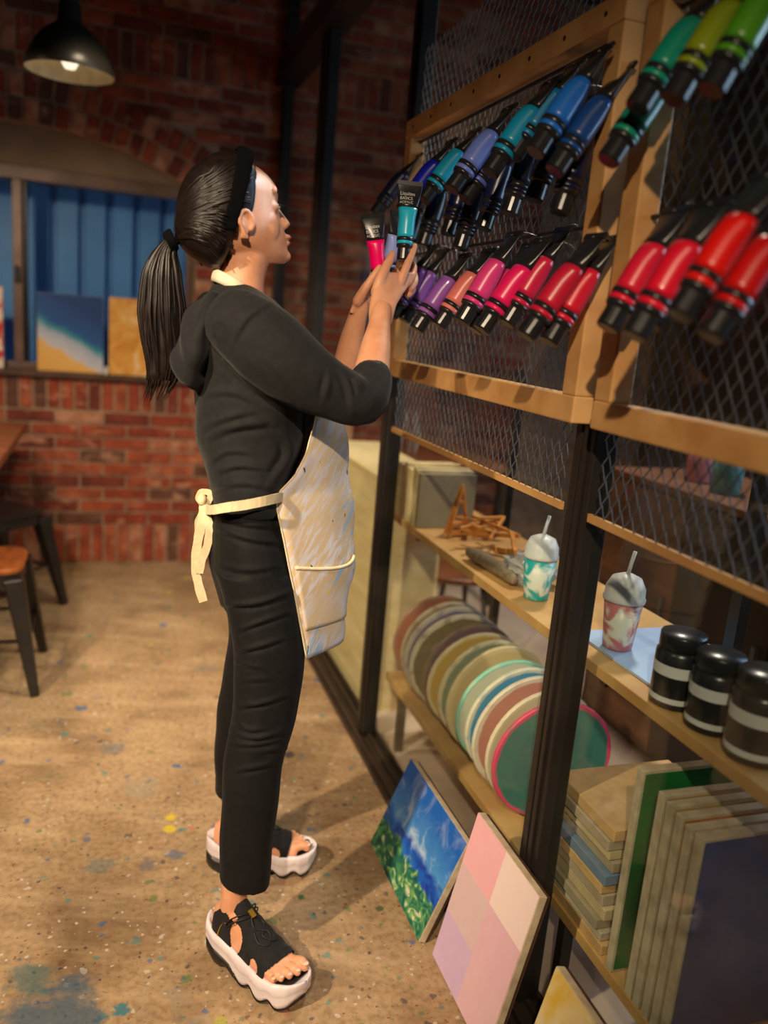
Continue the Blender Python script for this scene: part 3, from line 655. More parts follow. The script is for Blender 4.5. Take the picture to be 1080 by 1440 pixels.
lean(1.19, 1.475, .365, .712, .786, M['check'], 'pink and lilac checked canvas leaning between the blue and yellow ones')
g = blank('yellow_painting', .6); p = g.pos('Generated'); M['yellowp'] = g.out(g.ramp(g.noise(p, 3, 4, .6)[0], [(.35, srgb(214, 178, 60)), (.6, srgb(222, 206, 160)), (.75, srgb(200, 150, 40))]))
lean(.80, 1.105, .285, .72, .786, M['yellowp'], 'yellow and cream canvas at the bottom edge, leaning right of the pink one')

# ================================================================== paintings on the window sill
def sill_painting(x0, x1, h, m, lab):
    o = MB().box(x0, x1, -.018, 0, 0, h).build('sill_painting', M['canvas'], bevel=.0015); o.location = (0, BY+.018, WZ0+.001)
    MB().box(x0+.001, x1-.001, -.0195, -.017, .001, h-.001).build('painted_face', m, o, keep=False)
    o.rotation_euler = (-.035, 0, 0); return tag(o, lab, 'painting', 'paintings on the window sill')
g = blank('beach_painting', .6); p = g.pos('Generated'); x = g.xyz(p)
d = g.math('ADD', g.math('SUBTRACT', x[2], .42), g.math('MULTIPLY', x[0], .42)); d = g.math('ADD', d, g.math('MULTIPLY', g.math('SUBTRACT', g.noise(p, 4, 4)[0], .5), .2))
M['beach'] = g.out(g.ramp(g.math('ADD', d, .3), [(.0, srgb(222, 168, 84)), (.28, srgb(226, 178, 100)), (.31, srgb(196, 196, 206)), (.46, srgb(170, 180, 200)), (.56, srgb(50, 140, 160)), (.64, srgb(30, 84, 150)), (1, srgb(22, 60, 120))]))
sill_painting(-.357, -.04, .39, M['beach'], 'beach painting with dark blue sea and sand on the window sill')
g = blank('gold_painting', .6); p = g.pos('Generated'); M['gold'] = g.out(g.ramp(g.noise(p, 3.5, 4, 1.5)[0], [(.35, srgb(206, 140, 52)), (.55, srgb(224, 166, 78)), (.68, srgb(236, 206, 150))]))
sill_painting(-.012, .30, .395, M['gold'], 'golden ochre painting on the window sill behind the ponytail')
g = blank('red_dot_painting', .6); p = g.pos('Generated'); M['dots'] = g.out(g.ramp(g.noise(p, 7, 3)[0], [(.45, srgb(226, 206, 186)), (.52, srgb(190, 50, 44))]))
sill_painting(-.83, -.515, .40, M['dots'], 'white painting with red patches at the left edge of the sill')
tag(MB().box(-.036, -.016, BY-.022, BY-.006, WZ0+.001, WZ0+.04).build('paint_pot', M['white'], bevel=.003), 'tiny white pot between the two sill paintings', 'pot')

# ================================================================== pendant lamp
LC = (-.143, 3.3, 2.165)
lam = empty('pendant_lamp', LC, 'dark enamel pendant lamp with cream inside hanging top left', 'lamp')
M['enamel'] = mat('dark_enamel', (.03, .027, .02), .35, (.045, .04, .03), 8)
M['cream'] = mat('cream_enamel', srgb(226, 214, 180), .45)
outer = [(.148, -.012), (.150, .0), (.140, .03), (.118, .075), (.085, .115), (.052, .138), (.040, .15), (.036, .20), (.030, .215)]
MB().lathe(outer, n=40, caps=False).build('shade', M['enamel'], lam, True, keep=False)
MB().lathe([(.146, -.010), (.137, .028), (.115, .073), (.083, .112), (.04, .136), (.0, .138)], n=40, caps=False).build('shade_lining', M['cream'], lam, True, keep=False)
MB().lathe([(.0, -.0), (.018, .004), (.028, .022), (.030, .04), (.022, .065), (.014, .09), (.014, .135)], n=20).build('bulb', mat('frosted_bulb', (.75, .68, .5), .3, emit=1.6), lam, True, keep=False)
MB().lathe([(.03, .21), (.03, .25), (.012, .262)], n=20).build('cap', M['enamel'], lam, True, keep=False)
MB().tube([(0, 0, .255), (0, 0, 1.085)], .006, 8).build('cable', M['enamel'], lam, True, keep=False)
lam.rotation_euler = (.0, .0, 0)

# ================================================================== stools and table on the left
def stool(loc, rz, label, seat=None):
    r = empty('metal_stool', loc, label, 'stool', 'metal stools with wooden seats'); r.rotation_euler = (0, 0, rz)
    H = .46; a, b = .135, .205
    st = MB(); n = 28
    def sq(hw, z, p=5): return [(math.copysign(abs(math.cos(t))**(2/p), math.cos(t))*hw, math.copysign(abs(math.sin(t))**(2/p), math.sin(t))*hw, z) for t in (2*math.pi*(j+.5)/n for j in range(n))]
    st.loft([sq(.152, H-.022), sq(.162, H-.018), sq(.163, H-.006), sq(.155, H)]).build('seat', seat or M['seat'], r, keep=False)
    MB().loft([sq(.158, H-.065), sq(.154, H-.0225)]).build('seat_skirt', M['metal'], r, keep=False)
    for sx in (-1, 1):
        for sy in (-1, 1):
            MB().bar((sx*a, sy*a, H-.04), (sx*b, sy*b, .0), .066, .066, w2=.032, h2=.032).build('leg', M['metal'], r, bevel=.006, keep=False)
    for sx in (-1, 1):
        MB().bar((sx*.175, -.175, .18), (sx*.175, .175, .18), .016, .010).build('brace', M['metal'], r, keep=False)
        MB().bar((-.175, sx*.175, .20), (.175, sx*.175, .20), .016, .010).build('brace', M['metal'], r, keep=False)
stool((-.455, 3.17, 0), .0, 'metal stool with orange brown wooden seat nearest the left edge')
stool((-.49, 3.94, 0), math.pi/4, 'dark metal stool with dark seat farther back, in front of the brick wall', M['metal'])
tb = empty('work_table', (-1.0, 3.6, 0), 'brown wooden work table at the left edge of the room', 'table')
for k in range(4): MB().box(-1.555+k*.29, -1.555+k*.29+.286, 2.75, 4.42, .745, .78).build('plank', M['browntable'], tb, bevel=.003)
MB().box(-1.56, -.5, 2.82, 2.86, .68, .745).box(-1.56, -.5, 4.30, 4.34, .68, .745).box(-.54, -.5, 2.86, 4.30, .68, .745).box(-1.56, -1.52, 2.86, 4.30, .68, .745).build('frame', M['metal'], tb)
for x in (-1.54, -.56):
    for y in (2.84, 4.32): MB().box(x-.025, x+.025, y-.025, y+.025, 0, .68).build('leg', M['metal'], tb)

# ================================================================== behind the glass: cabinet, table, stool, bag
cb = empty('plank_cabinet', (1.02, 3.08, 0), 'pale plank fronted cabinet behind the glass in front of the apron', 'cabinet')
MB().box(.905, 1.14, 2.67, 3.50, .0, .86).build('carcass', M['ply'], cb)
for k in range(10): MB().box(.888, .904, 2.665, 3.505, .004+k*.0866, .004+k*.0866+.0845).build('plank', M['ply'], cb, bevel=.0012)
MB().box(.885, 1.15, 2.66, 3.51, .871, .889).build('top', M['ply'], cb, bevel=.002)
t2 = empty('brown_table', (1.4, 4.05, 0), 'brown wooden table against the brick wall behind the glass', 'table')
MB().box(.96, 1.95, 3.72, 4.38, .72, .75).build('tabletop', M['browntable'], t2, bevel=.004)
for x in (1.0, 1.91):
    for y in (3.76, 4.34): MB().box(x-.02, x+.02, y-.02, y+.02, 0, .72).build('leg', M['metal'], t2)
def round_stool(loc, label):
    r = empty('round_stool', loc, label, 'stool')
    MB().lathe([(.165, .425), (.172, .432), (.172, .446), (.165, .452), (.0, .453)], n=36).build('seat', M['browntable'], r, keep=False, bevel=.002)
    for k in range(4):
        t = math.pi/4+k*math.pi/2; MB().tube([(.12*math.cos(t), .12*math.sin(t), .428), (.185*math.cos(t), .185*math.sin(t), 0)], .011, 10).build('leg', M['metal'], r, True, keep=False)
    MB().tube([(.160*math.cos(2*math.pi*j/32), .160*math.sin(2*math.pi*j/32), .17) for j in range(33)], .007, 8).build('foot_ring', M['metal'], r, True, keep=False)
round_stool((1.36, 3.0, 0), 'round brown stool with thin metal legs seen past the shelf')
M['kraft'] = mat('kraft_paper', srgb(196, 148, 104), .8, srgb(176, 128, 88), 8)
bag = empty('paper_bag', (1.06, 3.95, .751), 'small kraft paper bag with cord handle behind the raised arm', 'bag')
bm_ = MB(); nn = 20
lo_ = [(-.075, -.04), (.075, -.04), (.075, .04), (-.075, .04)]
bm_.loft([[(x, y, z) for x, y in lo_] for z in (0, .345)], caps=False).add([(x, y, 0) for x, y in lo_], [(0, 1, 2, 3)])
bm_.build('bag_body', M['kraft'], bag, keep=False, solid=.002)
zz = MB()
for k in range(15): zz.add([(-.075+k*.01, -.041, .345), (-.065+k*.01, -.041, .345), (-.07+k*.01, -.041, .353)], [(0, 1, 2)])
zz.build('pinked_edge', M['white'], bag, keep=False, solid=.001)
MB().tube([(.03*math.cos(t)+.01, -.042, .335+.055*math.sin(t)) for t in np.linspace(0, math.pi, 16)], .0018, 6).build('cord_handle', M['white'], bag, True, keep=False)
# clear vase with white stripes on the table
vs = empty('glass_vase', (1.42, 3.92, .751), 'clear striped vase standing on the brown table', 'vase')
MB().lathe([(.04, 0), (.055, .01), (.07, .12), (.05, .24), (.062, .27)], n=24, caps=False).build('vase_wall', M['glass'], vs, True, keep=False)
for k in range(8):
    t = 2*math.pi*k/8; MB().tube([(r*math.cos(t+z*2), r*math.sin(t+z*2), z) for r, z in ((.056, .01), (.064, .06), (.071, .12), (.062, .18), (.051, .24))], .0025, 6).build('stripe', M['white'], vs, True, keep=False)

# ---- dark storage cabinet with pots deeper in the workshop
M['umber'] = mat('umber_veneer', srgb(120, 76, 50), .5, srgb(96, 60, 40), 6, stretch=(1, 1, 5)); M['ebony'] = mat('dark_veneer', srgb(48, 34, 28), .5)
sc_ = empty('storage_cabinet', (2.02, 1.95, 0), 'dark brown storage cabinet standing in the workshop behind the shelves', 'cabinet')
MB().box(1.80, 2.25, 1.30, 2.62, 0, .93).build('carcass', M['ebony'], sc_, bevel=.003)
MB().box(1.78, 2.27, 1.28, 2.64, .93, .955).build('top', M['umber'], sc_, bevel=.003)
for k in range(3):
    d_ = MB().box(1.785, 1.799, 1.31+k*.437, 1.31+k*.437+.43, .02, .92).build('door', M['umber'] if k == 2 else M['ebony'], sc_, bevel=.002)
    MB().box(1.77, 1.785, 1.34+k*.437, 1.355+k*.437, .45, .58).build('handle', M['wire'], d_)
for k, (c, nm) in enumerate([((190, 90, 110), 'dusty pink'), ((60, 120, 190), 'bright blue'), ((222, 220, 214), 'white'), ((206, 180, 130), 'sand coloured'), ((90, 150, 150), 'teal'), ((210, 120, 130), 'coral pink')]):
    r = empty('paint_pot', (1.92+.05*(k % 2), 1.42+k*.19, .956), nm+' paint pot on the dark workshop cabinet', 'pot', 'paint pots on the workshop cabinet')
    MB().lathe([(.045, 0), (.048, .003), (.052, .12), (.05, .122)], n=24).build('pot_body', mat('pot_glaze', srgb(*c), .4), r, True, keep=False)
    MB().lathe([(.054, .118), (.055, .122), (.055, .135), (.0, .137)], n=24).build('lid', M['white'], r, keep=False)
# ================================================================== the woman at the rack (facing +X, seen in profile)
person = empty('person', (.32, 1.66, 0), 'woman in black hoodie and trousers with a paint-smeared apron choosing paint tubes', 'person')
M['skin'] = mat('skin', srgb(222, 164, 128), .5, srgb(212, 148, 112), 30, sss=.12, bump=.05, bscale=300)
M['hairm'] = mat('dark_hair', (.009, .0055, .0045), .40, (.016, .009, .007), 60, stretch=(1, 1, 1), spec=.45)
M['cloth'] = mat('black_jersey', (.011, .011, .012), .85, (.015, .015, .016), 60, bump=.12, bscale=500, sheen=.08, spec=.25)
M['trouser'] = mat('black_trouser', (.0065, .0065, .007), .75, (.009, .009, .0095), 60, bump=.1, bscale=500, sheen=.03, spec=.2)
M['tee'] = mat('cream_cotton', srgb(238, 226, 196), .8)
M['velvet'] = mat('black_velvet', (.003, .003, .0035), .95, spec=.1)
M['sole_white'] = mat('white_foam', srgb(232, 222, 226), .5, srgb(218, 206, 212), 20)
M['sole_black'] = mat('black_rubber', (.012, .011, .012), .4)
M['gold'] = M['gold']; M['goldmetal'] = mat('gold_metal', srgb(214, 170, 60), .3, metal=.8)

def hrow(py, l, r, Y, hd, n=32, p=2.25, taper=0.0, dz=0):
    """horizontal body section: photo row py from pixel l (back) to r (front), at depth Y, half depth hd"""
    A, B = P(l, py, Y), P(r, py, Y); c = (A+B)/2; a = (B-A)/2; out = []
    for j in range(n):
        t = 2*math.pi*j/n; ct, st = math.cos(t), math.sin(t)
        x = math.copysign(abs(ct)**(2/p), ct); y = math.copysign(abs(st)**(2/p), st)*hd*(1-taper*max(ct, 0)**2)
        out.append((c[0]+a[0]*x, c[1]+y, c[2]+a[2]*x+dz))
    return out
def rows(keys, cnt=26, **k):
    return [hrow(*q, **k) for q in cr([(q[0],)+tuple(q) for q in keys], cnt)]
def limb(mb, pts, n=18, sides=18):
    q = path(pts, n); mb.tube(q[:, :3], q[:, 3], sides)
    for e in (q[0], q[-1]): ball(mb, e[:3], (e[3]*.98,)*3, 12, 8)
def ball(mb, c, r, n=16, m=10, R=None):
    v = []
    for i in range(m+1):
        for j in range(n):
            a, b = math.pi*i/m, 2*math.pi*j/n
            q = Vector((r[0]*math.sin(a)*math.cos(b), r[1]*math.sin(a)*math.sin(b), r[2]*math.cos(a)))
            if R is not None: q = R @ q
            v.append((c[0]+q.x, c[1]+q.y, c[2]+q.z))
    f = [(i*n+j, i*n+(j+1) % n, (i+1)*n+(j+1) % n, (i+1)*n+j) for i in range(m) for j in range(n)]
    mb.add(v, f)
def fuse(mb, voxel, name, m, smooth=4, fn=None, parent=person, factor=.5):
    """weld overlapping shapes into one continuous skin"""
    me = mb.mesh(name, m); o = bpy.data.objects.new(name, me); COL.objects.link(o)
    w = o.modifiers.new('weld', 'REMESH'); w.mode = 'VOXEL'; w.voxel_size = voxel; w.use_smooth_shade = True
    if smooth: s = o.modifiers.new('smooth', 'SMOOTH'); s.iterations = smooth; s.factor = factor
    dg = bpy.context.evaluated_depsgraph_get(); dg.update()
    me2 = bpy.data.meshes.new_from_object(o.evaluated_get(dg)); bpy.data.objects.remove(o)
    if not me2.materials: me2.materials.append(m)
    if fn is not None:
        nv = len(me2.vertices); co = np.zeros(nv*3); me2.vertices.foreach_get('co', co); co = co.reshape(-1, 3)
        nn = np.zeros(nv*3); me2.vertices.foreach_get('normal', nn); nn = nn.reshape(-1, 3)
        co = fn(co, nn); me2.vertices.foreach_set('co', co.ravel()); me2.update()
    me2.name = name; me2.polygons.foreach_set('use_smooth', [True]*len(me2.polygons))
    return link(name, me2, parent)

# ---------------------------------------------------------------- feet: frames standing on the floor
def foot_frame(heel, toe):
    h, t = Vector((heel[0], heel[1], 0)), Vector((toe[0], toe[1], 0)); x = (t-h).normalized(); z = Vector((0, 0, 1)); y = z.cross(x)
    return Matrix(((x.x, y.x, 0, h.x), (x.y, y.y, 0, h.y), (0, 0, 1, 0), (0, 0, 0, 1)))
FOOT = {'R': foot_frame((.238, 1.605), (.384, 1.388)), 'L': foot_frame((.262, 1.895), (.50, 1.842))}
SIDE = {'R': 1, 'L': -1}            # +1: big toe on the local +y side
def bed(x): return float(np.interp(x, [-.02, .03, .10, .17, .215, .26], [.080, .075, .066, .059, .061, .069]))
FW = cr([(0, .020, .045, 0), (.02, .029, .066, 0), (.05, .031, .090, 0), (.08, .033, .080, .001), (.11, .036, .063, .003), (.14, .040, .050, .004), (.17, .0425, .037, .004), (.195, .042, .027, .003), (.21, .038, .02, .003)], 60)
def fdim(x):
    i = np.clip(x/.21*59, 0, 59); return [float(np.interp(i, range(60), FW[:, k])) for k in range(3)]
def foot_surf(x, ang, s, off=0.0):
    w, h, yc = fdim(x); w += off; h += off
    c, sn = math.cos(ang), math.sin(ang)
    return Vector((x*1.045, s*yc+w*math.copysign(abs(sn)**.85, sn), bed(x)+max(h*math.copysign(abs(c)**.9, c), -.004)))
def put(mb, M4, v, f, mi=0): mb.add([tuple(M4 @ Vector(p)) for p in v], f, mi)
ANK = {}
for s in 'RL': ANK[s] = FOOT[s] @ Vector((.048, 0, .165))

# ---------------------------------------------------------------- body
body = MB()
body.loft(rows([(420, 302, 360, 1.66, .075), (450, 296, 380, 1.66, .10), (500, 290, 396, 1.66, .13), (560, 290, 402, 1.66, .13), (640, 298, 392, 1.66, .118), (700, 304, 380, 1.66, .12), (770, 302, 396, 1.66, .14), (850, 325, 405, 1.66, .12)], 24))
# neck
body.loft(rows([(335, 312, 378, 1.66, .046), (362, 311, 380, 1.66, .047), (380, 309, 375, 1.66, .046), (400, 305, 371, 1.66, .05), (425, 300, 372, 1.66, .065)], 14, p=2.1))
# head
hd = MB()
hd.loft(rows([(222, 303, 336, 1.66, .026), (231, 284, 354, 1.66, .047), (245, 271, 374, 1.66, .062), (257, 265, 385, 1.66, .068), (270, 261, 391, 1.66, .072), (284, 259, 391, 1.66, .073), (297, 259, 391, 1.66, .073), (315, 263, 397, 1.66, .070), (332, 272, 403, 1.66, .064), (348, 288, 405, 1.66, .056), (361, 308, 408, 1.66, .044), (371, 336, 402, 1.66, .030)], 34, taper=.30, n=40))
nose = []
for px, py, w, d in [(386, 276, .007, .006), (390, 286, .0075, .008), (396, 297, .009, .010), (403, 307, .0115, .0115), (407, 314, .0135, .0125), (404, 320, .012, .010), (398, 324, .009, .006)]:
    c = P(px-5, py); nose.append([(c[0]+d*math.cos(t), c[1]+w*math.sin(t), c[2]) for t in np.linspace(0, 2*math.pi, 16, endpoint=False)])
hd.loft(nose)
for sy in (-1, 1): ball(hd, P(399, 317)+np.array([0, sy*.0115, 0]), (.008, .0065, .007))
ball(hd, P(404, 333), (.010, .017, .006)); ball(hd, P(403, 342), (.0095, .015, .006)); ball(hd, P(402, 360), (.013, .018, .012))
for sy in (-1, 1):
    ball(hd, P(377, 270)+np.array([0, sy*.030, 0]), (.009, .020, .011))           # brow ridge
    ball(hd, P(376, 292)+np.array([0, sy*.033, 0]), (.0145, .014, .0115))         # eyelids over the eyeball
    ball(hd, P(368, 322)+np.array([0, sy*.036, 0]), (.026, .022, .036))           # cheek
    for k, (rx, rz, dx) in enumerate([(.0135, .0235, 0)]):
        c = P(331, 319)+np.array([0, sy*.0735, 0])
        ball(hd, c+np.array([-.002, 0, 0]), (.0125, .0055, .022))
        q = [(c[0]+rx*math.cos(t)*(1 if math.sin(t) > -.2 else .72)+.003*math.sin(t)*-1, c[1]+sy*(.006-.003*math.cos(t)), c[2]+rz*math.sin(t)) for t in np.linspace(-.5, math.pi*1.55, 26)]
        hd.tube(q, [.0042]*20+[.0045]*6, 8)
        ball(hd, c+np.array([-.006, sy*.002, -.021]), (.006, .004, .007))           # lobe
        ball(hd, c+np.array([.010, sy*.003, -.004]), (.0035, .003, .006))           # tragus
HC = P(325, 300); TURN = Matrix.Translation(HC) @ Matrix.Rotation(math.radians(7), 4, 'Z') @ Matrix.Translation(-Vector(HC))
put(body, TURN, hd.v, hd.f)
# arms
def V(px, py, Y, r): return tuple(P(px, py, Y))+(r,)
limb(body, [V(340, 470, 1.56, .036), V(430, 524, 1.478, .038), V(508, 566, 1.475, .034)])
limb(body, [V(508, 566, 1.475, .034), V(521, 530, 1.53, .0345), V(528, 490, 1.575, .030), V(534, 455, 1.62, .0225), V(537, 436, 1.64, .0205)], 22)
limb(body, [V(340, 470, 1.76, .036), V(420, 530, 1.848, .038), V(478, 562, 1.86, .033)])
limb(body, [V(478, 562, 1.86, .033), V(486, 520, 1.845, .0315), V(494, 480, 1.83, .027), V(503, 445, 1.812, .021), V(507, 432, 1.808, .020)], 22)
def palm(mb, ks, n=20):
    """ks: (centre, half-width vector, half-thickness vector)"""
    mb.loft([[tuple(Vector(c)+Vector(a)*math.copysign(abs(math.cos(t))**.8, math.cos(t))+Vector(b)*math.copysign(abs(math.sin(t))**.8, math.sin(t))) for t in np.linspace(0, 2*math.pi, n, endpoint=False)] for c, a, b in ks])
def pv(px, py, Y): return Vector(P(px, py, Y))
def halfw(l, r, py, Y, Yr=None): return (pv(r, py, Yr or Y)-pv(l, py, Y))/2
# right hand: back of the hand towards the camera, cap pinched between thumb and forefinger
pk = []
for py, l, r, Yl, Yr, th in [(456, 521, 549, 1.622, 1.634, .015), (446, 520, 551, 1.632, 1.646, .016), (428, 521, 556, 1.645, 1.665, .0155), (412, 524, 566, 1.655, 1.69, .015), (400, 528, 575, 1.665, 1.712, .0145), (390, 534, 580, 1.675, 1.725, .0135), (383, 543, 581, 1.682, 1.728, .011)]:
    a = pv(l, py, Yl); b = pv(r, py, Yr); pk.append(((a+b)/2, (b-a)/2, Vector((-.35, .93, .1))*th))
palm(body, pk)
def finger(pts, n=16, sides=12): limb(body, [V(*p) for p in pts], n, sides)
finger([(563, 398, 1.69, .0098), (570, 379, 1.694, .0090), (576, 364, 1.702, .0082), (580, 354, 1.710, .0078), (583, 346, 1.716, .0068)])
finger([(529, 412, 1.668, .0125), (535, 392, 1.672, .0115), (543, 375, 1.684, .0100), (549, 364, 1.694, .0090), (552, 357, 1.700, .0075)])
finger([(573, 398, 1.712, .0096), (580, 384, 1.735, .0092), (580, 372, 1.752, .0085), (571, 366, 1.757, .008), (563, 368, 1.748, .0070)])
finger([(577, 405, 1.722, .0094), (583, 394, 1.748, .0088), (580, 383, 1.767, .0082), (570, 379, 1.770, .0077), (561, 381, 1.760, .0068)])
finger([(574, 414, 1.725, .0085), (580, 406, 1.748, .0080), (577, 397, 1.765, .0073), (568, 394, 1.767, .0068), (561, 396, 1.760, .006)])
# left hand: palm up behind the right wrist, holding the pink and lilac tubes
pk = []
for py, l, r, Yl, Yr, th in [(440, 491, 520, 1.80, 1.82, .017), (425, 497, 527, 1.797, 1.822, .016), (412, 503, 535, 1.793, 1.83, .0145), (402, 510, 543, 1.792, 1.838, .013), (395, 516, 548, 1.793, 1.842, .011)]:
    a = pv(l, py, Yl); b = pv(r, py, Yr); pk.append(((a+b)/2, (b-a)/2, Vector((.45, .85, .1))*th))
palm(body, pk)
finger([(503, 424, 1.792, .0125), (514, 405, 1.784, .0108), (524, 391, 1.778, .0095), (530, 382, 1.776, .0085), (534, 376, 1.777, .007)])
finger([(527, 402, 1.815, .0095), (524, 388, 1.832, .009), (530, 377, 1.835, .0083), (538, 373, 1.826, .0075), (543, 374, 1.818, .0066)])
finger([(535, 402, 1.825, .0095), (535, 388, 1.845, .009), (542, 378, 1.845, .0083), (549, 375, 1.834, .0075), (553, 377, 1.826, .0066)])
finger([(542, 404, 1.834, .009), (544, 391, 1.852, .0086), (551, 383, 1.85, .008), (557, 381, 1.84, .007), (560, 383, 1.832, .0062)])
finger([(546, 407, 1.838, .008), (550, 398, 1.853, .0076), (556, 392, 1.85, .007), (560, 391, 1.842, .0064), (562, 392, 1.836, .0058)])
# legs
for s, hip, knee in (('R', (366, 830, 1.60), (372, 1005, 1.572)), ('L', (364, 830, 1.73), (354, 985, 1.79))):
    a = ANK[s]; lo = FOOT[s] @ Vector((.046, 0, .085))
    limb(body, [V(*hip, .052), V(*knee, .044), ((P(*knee)[0]*.62+a.x*.38)-.012, P(*knee)[1]*.62+a.y*.38, P(*knee)[2]*.62+a.z*.38, .045), (a.x, a.y, a.z, .0285), (lo.x, lo.y, lo.z, .031)], 30)
    ring = []
    for x in np.linspace(0.0, .205, 26):
        ring.append([tuple(FOOT[s] @ (foot_surf(x, t, SIDE[s]) if abs(t) <= math.pi/2 else Vector((x*1.045, SIDE[s]*fdim(x)[2]+fdim(x)[0]*.95*math.sin(t), bed(x)-.002)))) for t in np.linspace(-math.pi, math.pi, 24, endpoint=False)])
    body.loft(ring)
    for k, (y0, y1, x1, r) in enumerate([(.026, .030, .250, .0118), (.0085, .011, .245, .0088), (-.0075, -.006, .238, .0082), (-.0215, -.021, .229, .0078), (-.0335, -.034, .217, .0074)]):
        y0 *= SIDE[s]; y1 *= SIDE[s]
        q = [FOOT[s] @ Vector(v) for v in ((.178, y0, bed(.178)+.014), (.206, y0*.5+y1*.5, bed(.206)+.0145), (x1-.016, y1, bed(x1)+r+.004), (x1-r, y1, bed(x1)+r-.001))]
        limb(body, [tuple(q[0])+(r*.95,), tuple(q[1])+(r*.92,), tuple(q[2])+(r*.93,), tuple(q[3])+(r*.9,)], 12, 12)
skin = fuse(body, .0024, 'body', M['skin'], 5)

# ---------------------------------------------------------------- face details
M['eye'] = mat('eye_white', (.75, .72, .70), .2); M['dark'] = mat('lash_black', (.01, .008, .008), .5); M['lip'] = mat('lip_rose', srgb(196, 96, 92), .4); M['nail'] = mat('nail', srgb(232, 196, 180), .25)
def turned(mb): mb.v = [tuple(TURN @ Vector(p)) for p in mb.v]; return mb
for sy in (-1, 1):
    c = P(382, 292)+np.array([0, sy*.034, 0])
    e = MB(); ball(e, c, (.0095, .0085, .0055)); turned(e).build('eye', M['eye'], person, True)
    l = MB(); l.tube([(c[0]+.0105*math.cos(t)-.0005, c[1]+sy*(.011*math.sin(t)), c[2]+.0015+.002*math.cos(t)) for t in np.linspace(-1.0, 1.3, 12)], .0011, 6)
    for t in np.linspace(-.7, 1.2, 9): l.tube([(c[0]+.0105*math.cos(t), c[1]+sy*.011*math.sin(t), c[2]+.002), (c[0]+.0165*math.cos(t), c[1]+sy*.014*math.sin(t), c[2]+.0005), (c[0]+.020*math.cos(t), c[1]+sy*.016*math.sin(t), c[2]+.004)], [.0008, .0006, .0002], 5)
    turned(l).build('eyelashes', M['dark'], person, True)
    b = MB(); b.tube([tuple(P(px, py)+np.array([0, sy*yy, 0])) for px, py, yy in ((389.5, 274, .012), (387, 270, .026), (382, 268, .038), (373, 270, .049))], [.0012, .0016, .0014, .0005], 6); turned(b).build('eyebrow', M['dark'], person, True)
lp = MB(); ball(lp, P(405.5, 333.5), (.0092, .0135, .0042)); ball(lp, P(404.5, 341), (.0088, .012, .0046)); turned(lp).build('lips', M['lip'], person, True)
for s in 'RL':
    for y1, x1, r in [(.030, .250, .0118), (.011, .245, .0088), (-.006, .238, .0082), (-.021, .229, .0078), (-.034, .217, .0074)]:
        nl = MB(); ball(nl, FOOT[s] @ Vector((x1-r*.75, y1*SIDE[s], bed(x1)+r*1.75)), (r*.62, r*.62, r*.22), 10, 6); nl.build('toenail', M['nail'], person, True)

# ---------------------------------------------------------------- hair
cap = MB()
cap.loft(rows([(215, 303, 338, 1.66, .022), (221, 288, 350, 1.66, .046), (234, 271, 362, 1.66, .066), (255, 257, 374, 1.66, .078), (280, 249, 376, 1.66, .083), (305, 246, 370, 1.66, .083), (328, 247, 352, 1.66, .079), (348, 256, 340, 1.66, .070), (363, 272, 330, 1.66, .058), (376, 296, 318, 1.66, .04)], 40, n=56))
HL = [(P(px, py, 1.60)[2], P(px, py, 1.60)[0]) for px, py in [(300, 400), (311, 372), (317, 347), (318, 338), (319, 305), (340, 301), (350, 297), (354, 270), (357, 244), (357, 232), (350, 218), (345, 205)]]
HZ = np.array([q[0] for q in HL]); HXx = np.array([q[1] for q in HL])
o_ = np.argsort(HZ); HZ, HXx = HZ[o_], HXx[o_]
cc = P(322, 300)
def sink(p):
    lim = np.interp(p[2], HZ, HXx)+(.010 if abs(p[1]-1.66) < .035 else 0.0)
    d = p[0]-lim
    if d > -.004:
        k = min((d+.004)/.012, 1); k = k*k*(3-2*k); q = np.array(p); q = cc+(q-cc)*(1-.24*k); return tuple(q)
    return p
cap.v = [sink(p) for p in cap.v]
turned(cap)
hair = cap.build('hair', M['hairm'], person, True)
from mathutils.bvhtree import BVHTree
bv = BVHTree.FromPolygons([Vector(p) for p in cap.v], cap.f)
tie = Vector(P(243, 336)); lk = MB()
for i in range(150):
    sy = -1 if i % 3 else 1
    py = random.uniform(222, 366); a = random.random()
    px = {0: 356}.get(0)
    zq = P(330, py, 1.60)[2]; x0 = float(np.interp(zq, HZ, HXx))-.017
    yy = 1.66+sy*random.uniform(.01, .085)
    st = TURN @ Vector((x0, yy, zq)); hit = bv.find_nearest(st)[0]
    pts = []
    wob = random.uniform(-.006, .006)
    for k in range(13):
        t = k/12; q = hit.lerp(tie, t); q = q+Vector((0, sy*.03*math.sin(math.pi*t), .02*math.sin(math.pi*t)+wob*math.sin(2*math.pi*t)))
        nq, nn, _, _ = bv.find_nearest(q); pts.append(nq+nn*.0006*math.sin(math.pi*t))
    pts[0] = pts[0]-(bv.find_nearest(pts[0])[1]*.006); pts[1] = pts[1]-(bv.find_nearest(pts[1])[1]*.002)
    w = random.uniform(.0022, .0042); lk.tube(pts, [w*(.35+.65*math.sin(math.pi*min(max(k/12, .08), .92))) for k in range(13)], 6)
lk.build('hair_locks', M['hairm'], hair, True)
pt = MB(); cen = path([tuple(P(*q)) for q in [(247, 334), (236, 345), (228, 380), (231, 430), (233, 480), (226, 525), (215, 560)]], 24)
wd = np.interp(np.linspace(0, 1, 24), [0, .08, .22, .45, .65, .82, 1], [.011, .015, .033, .044, .042, .034, .022])
pt.loft([[(cen[i][0]+wd[i]*.82*math.cos(t), cen[i][1]+wd[i]*.62*math.sin(t), cen[i][2]-.004*abs(math.cos(t))) for t in np.linspace(0, 2*math.pi, 20, endpoint=False)] for i in range(21)])
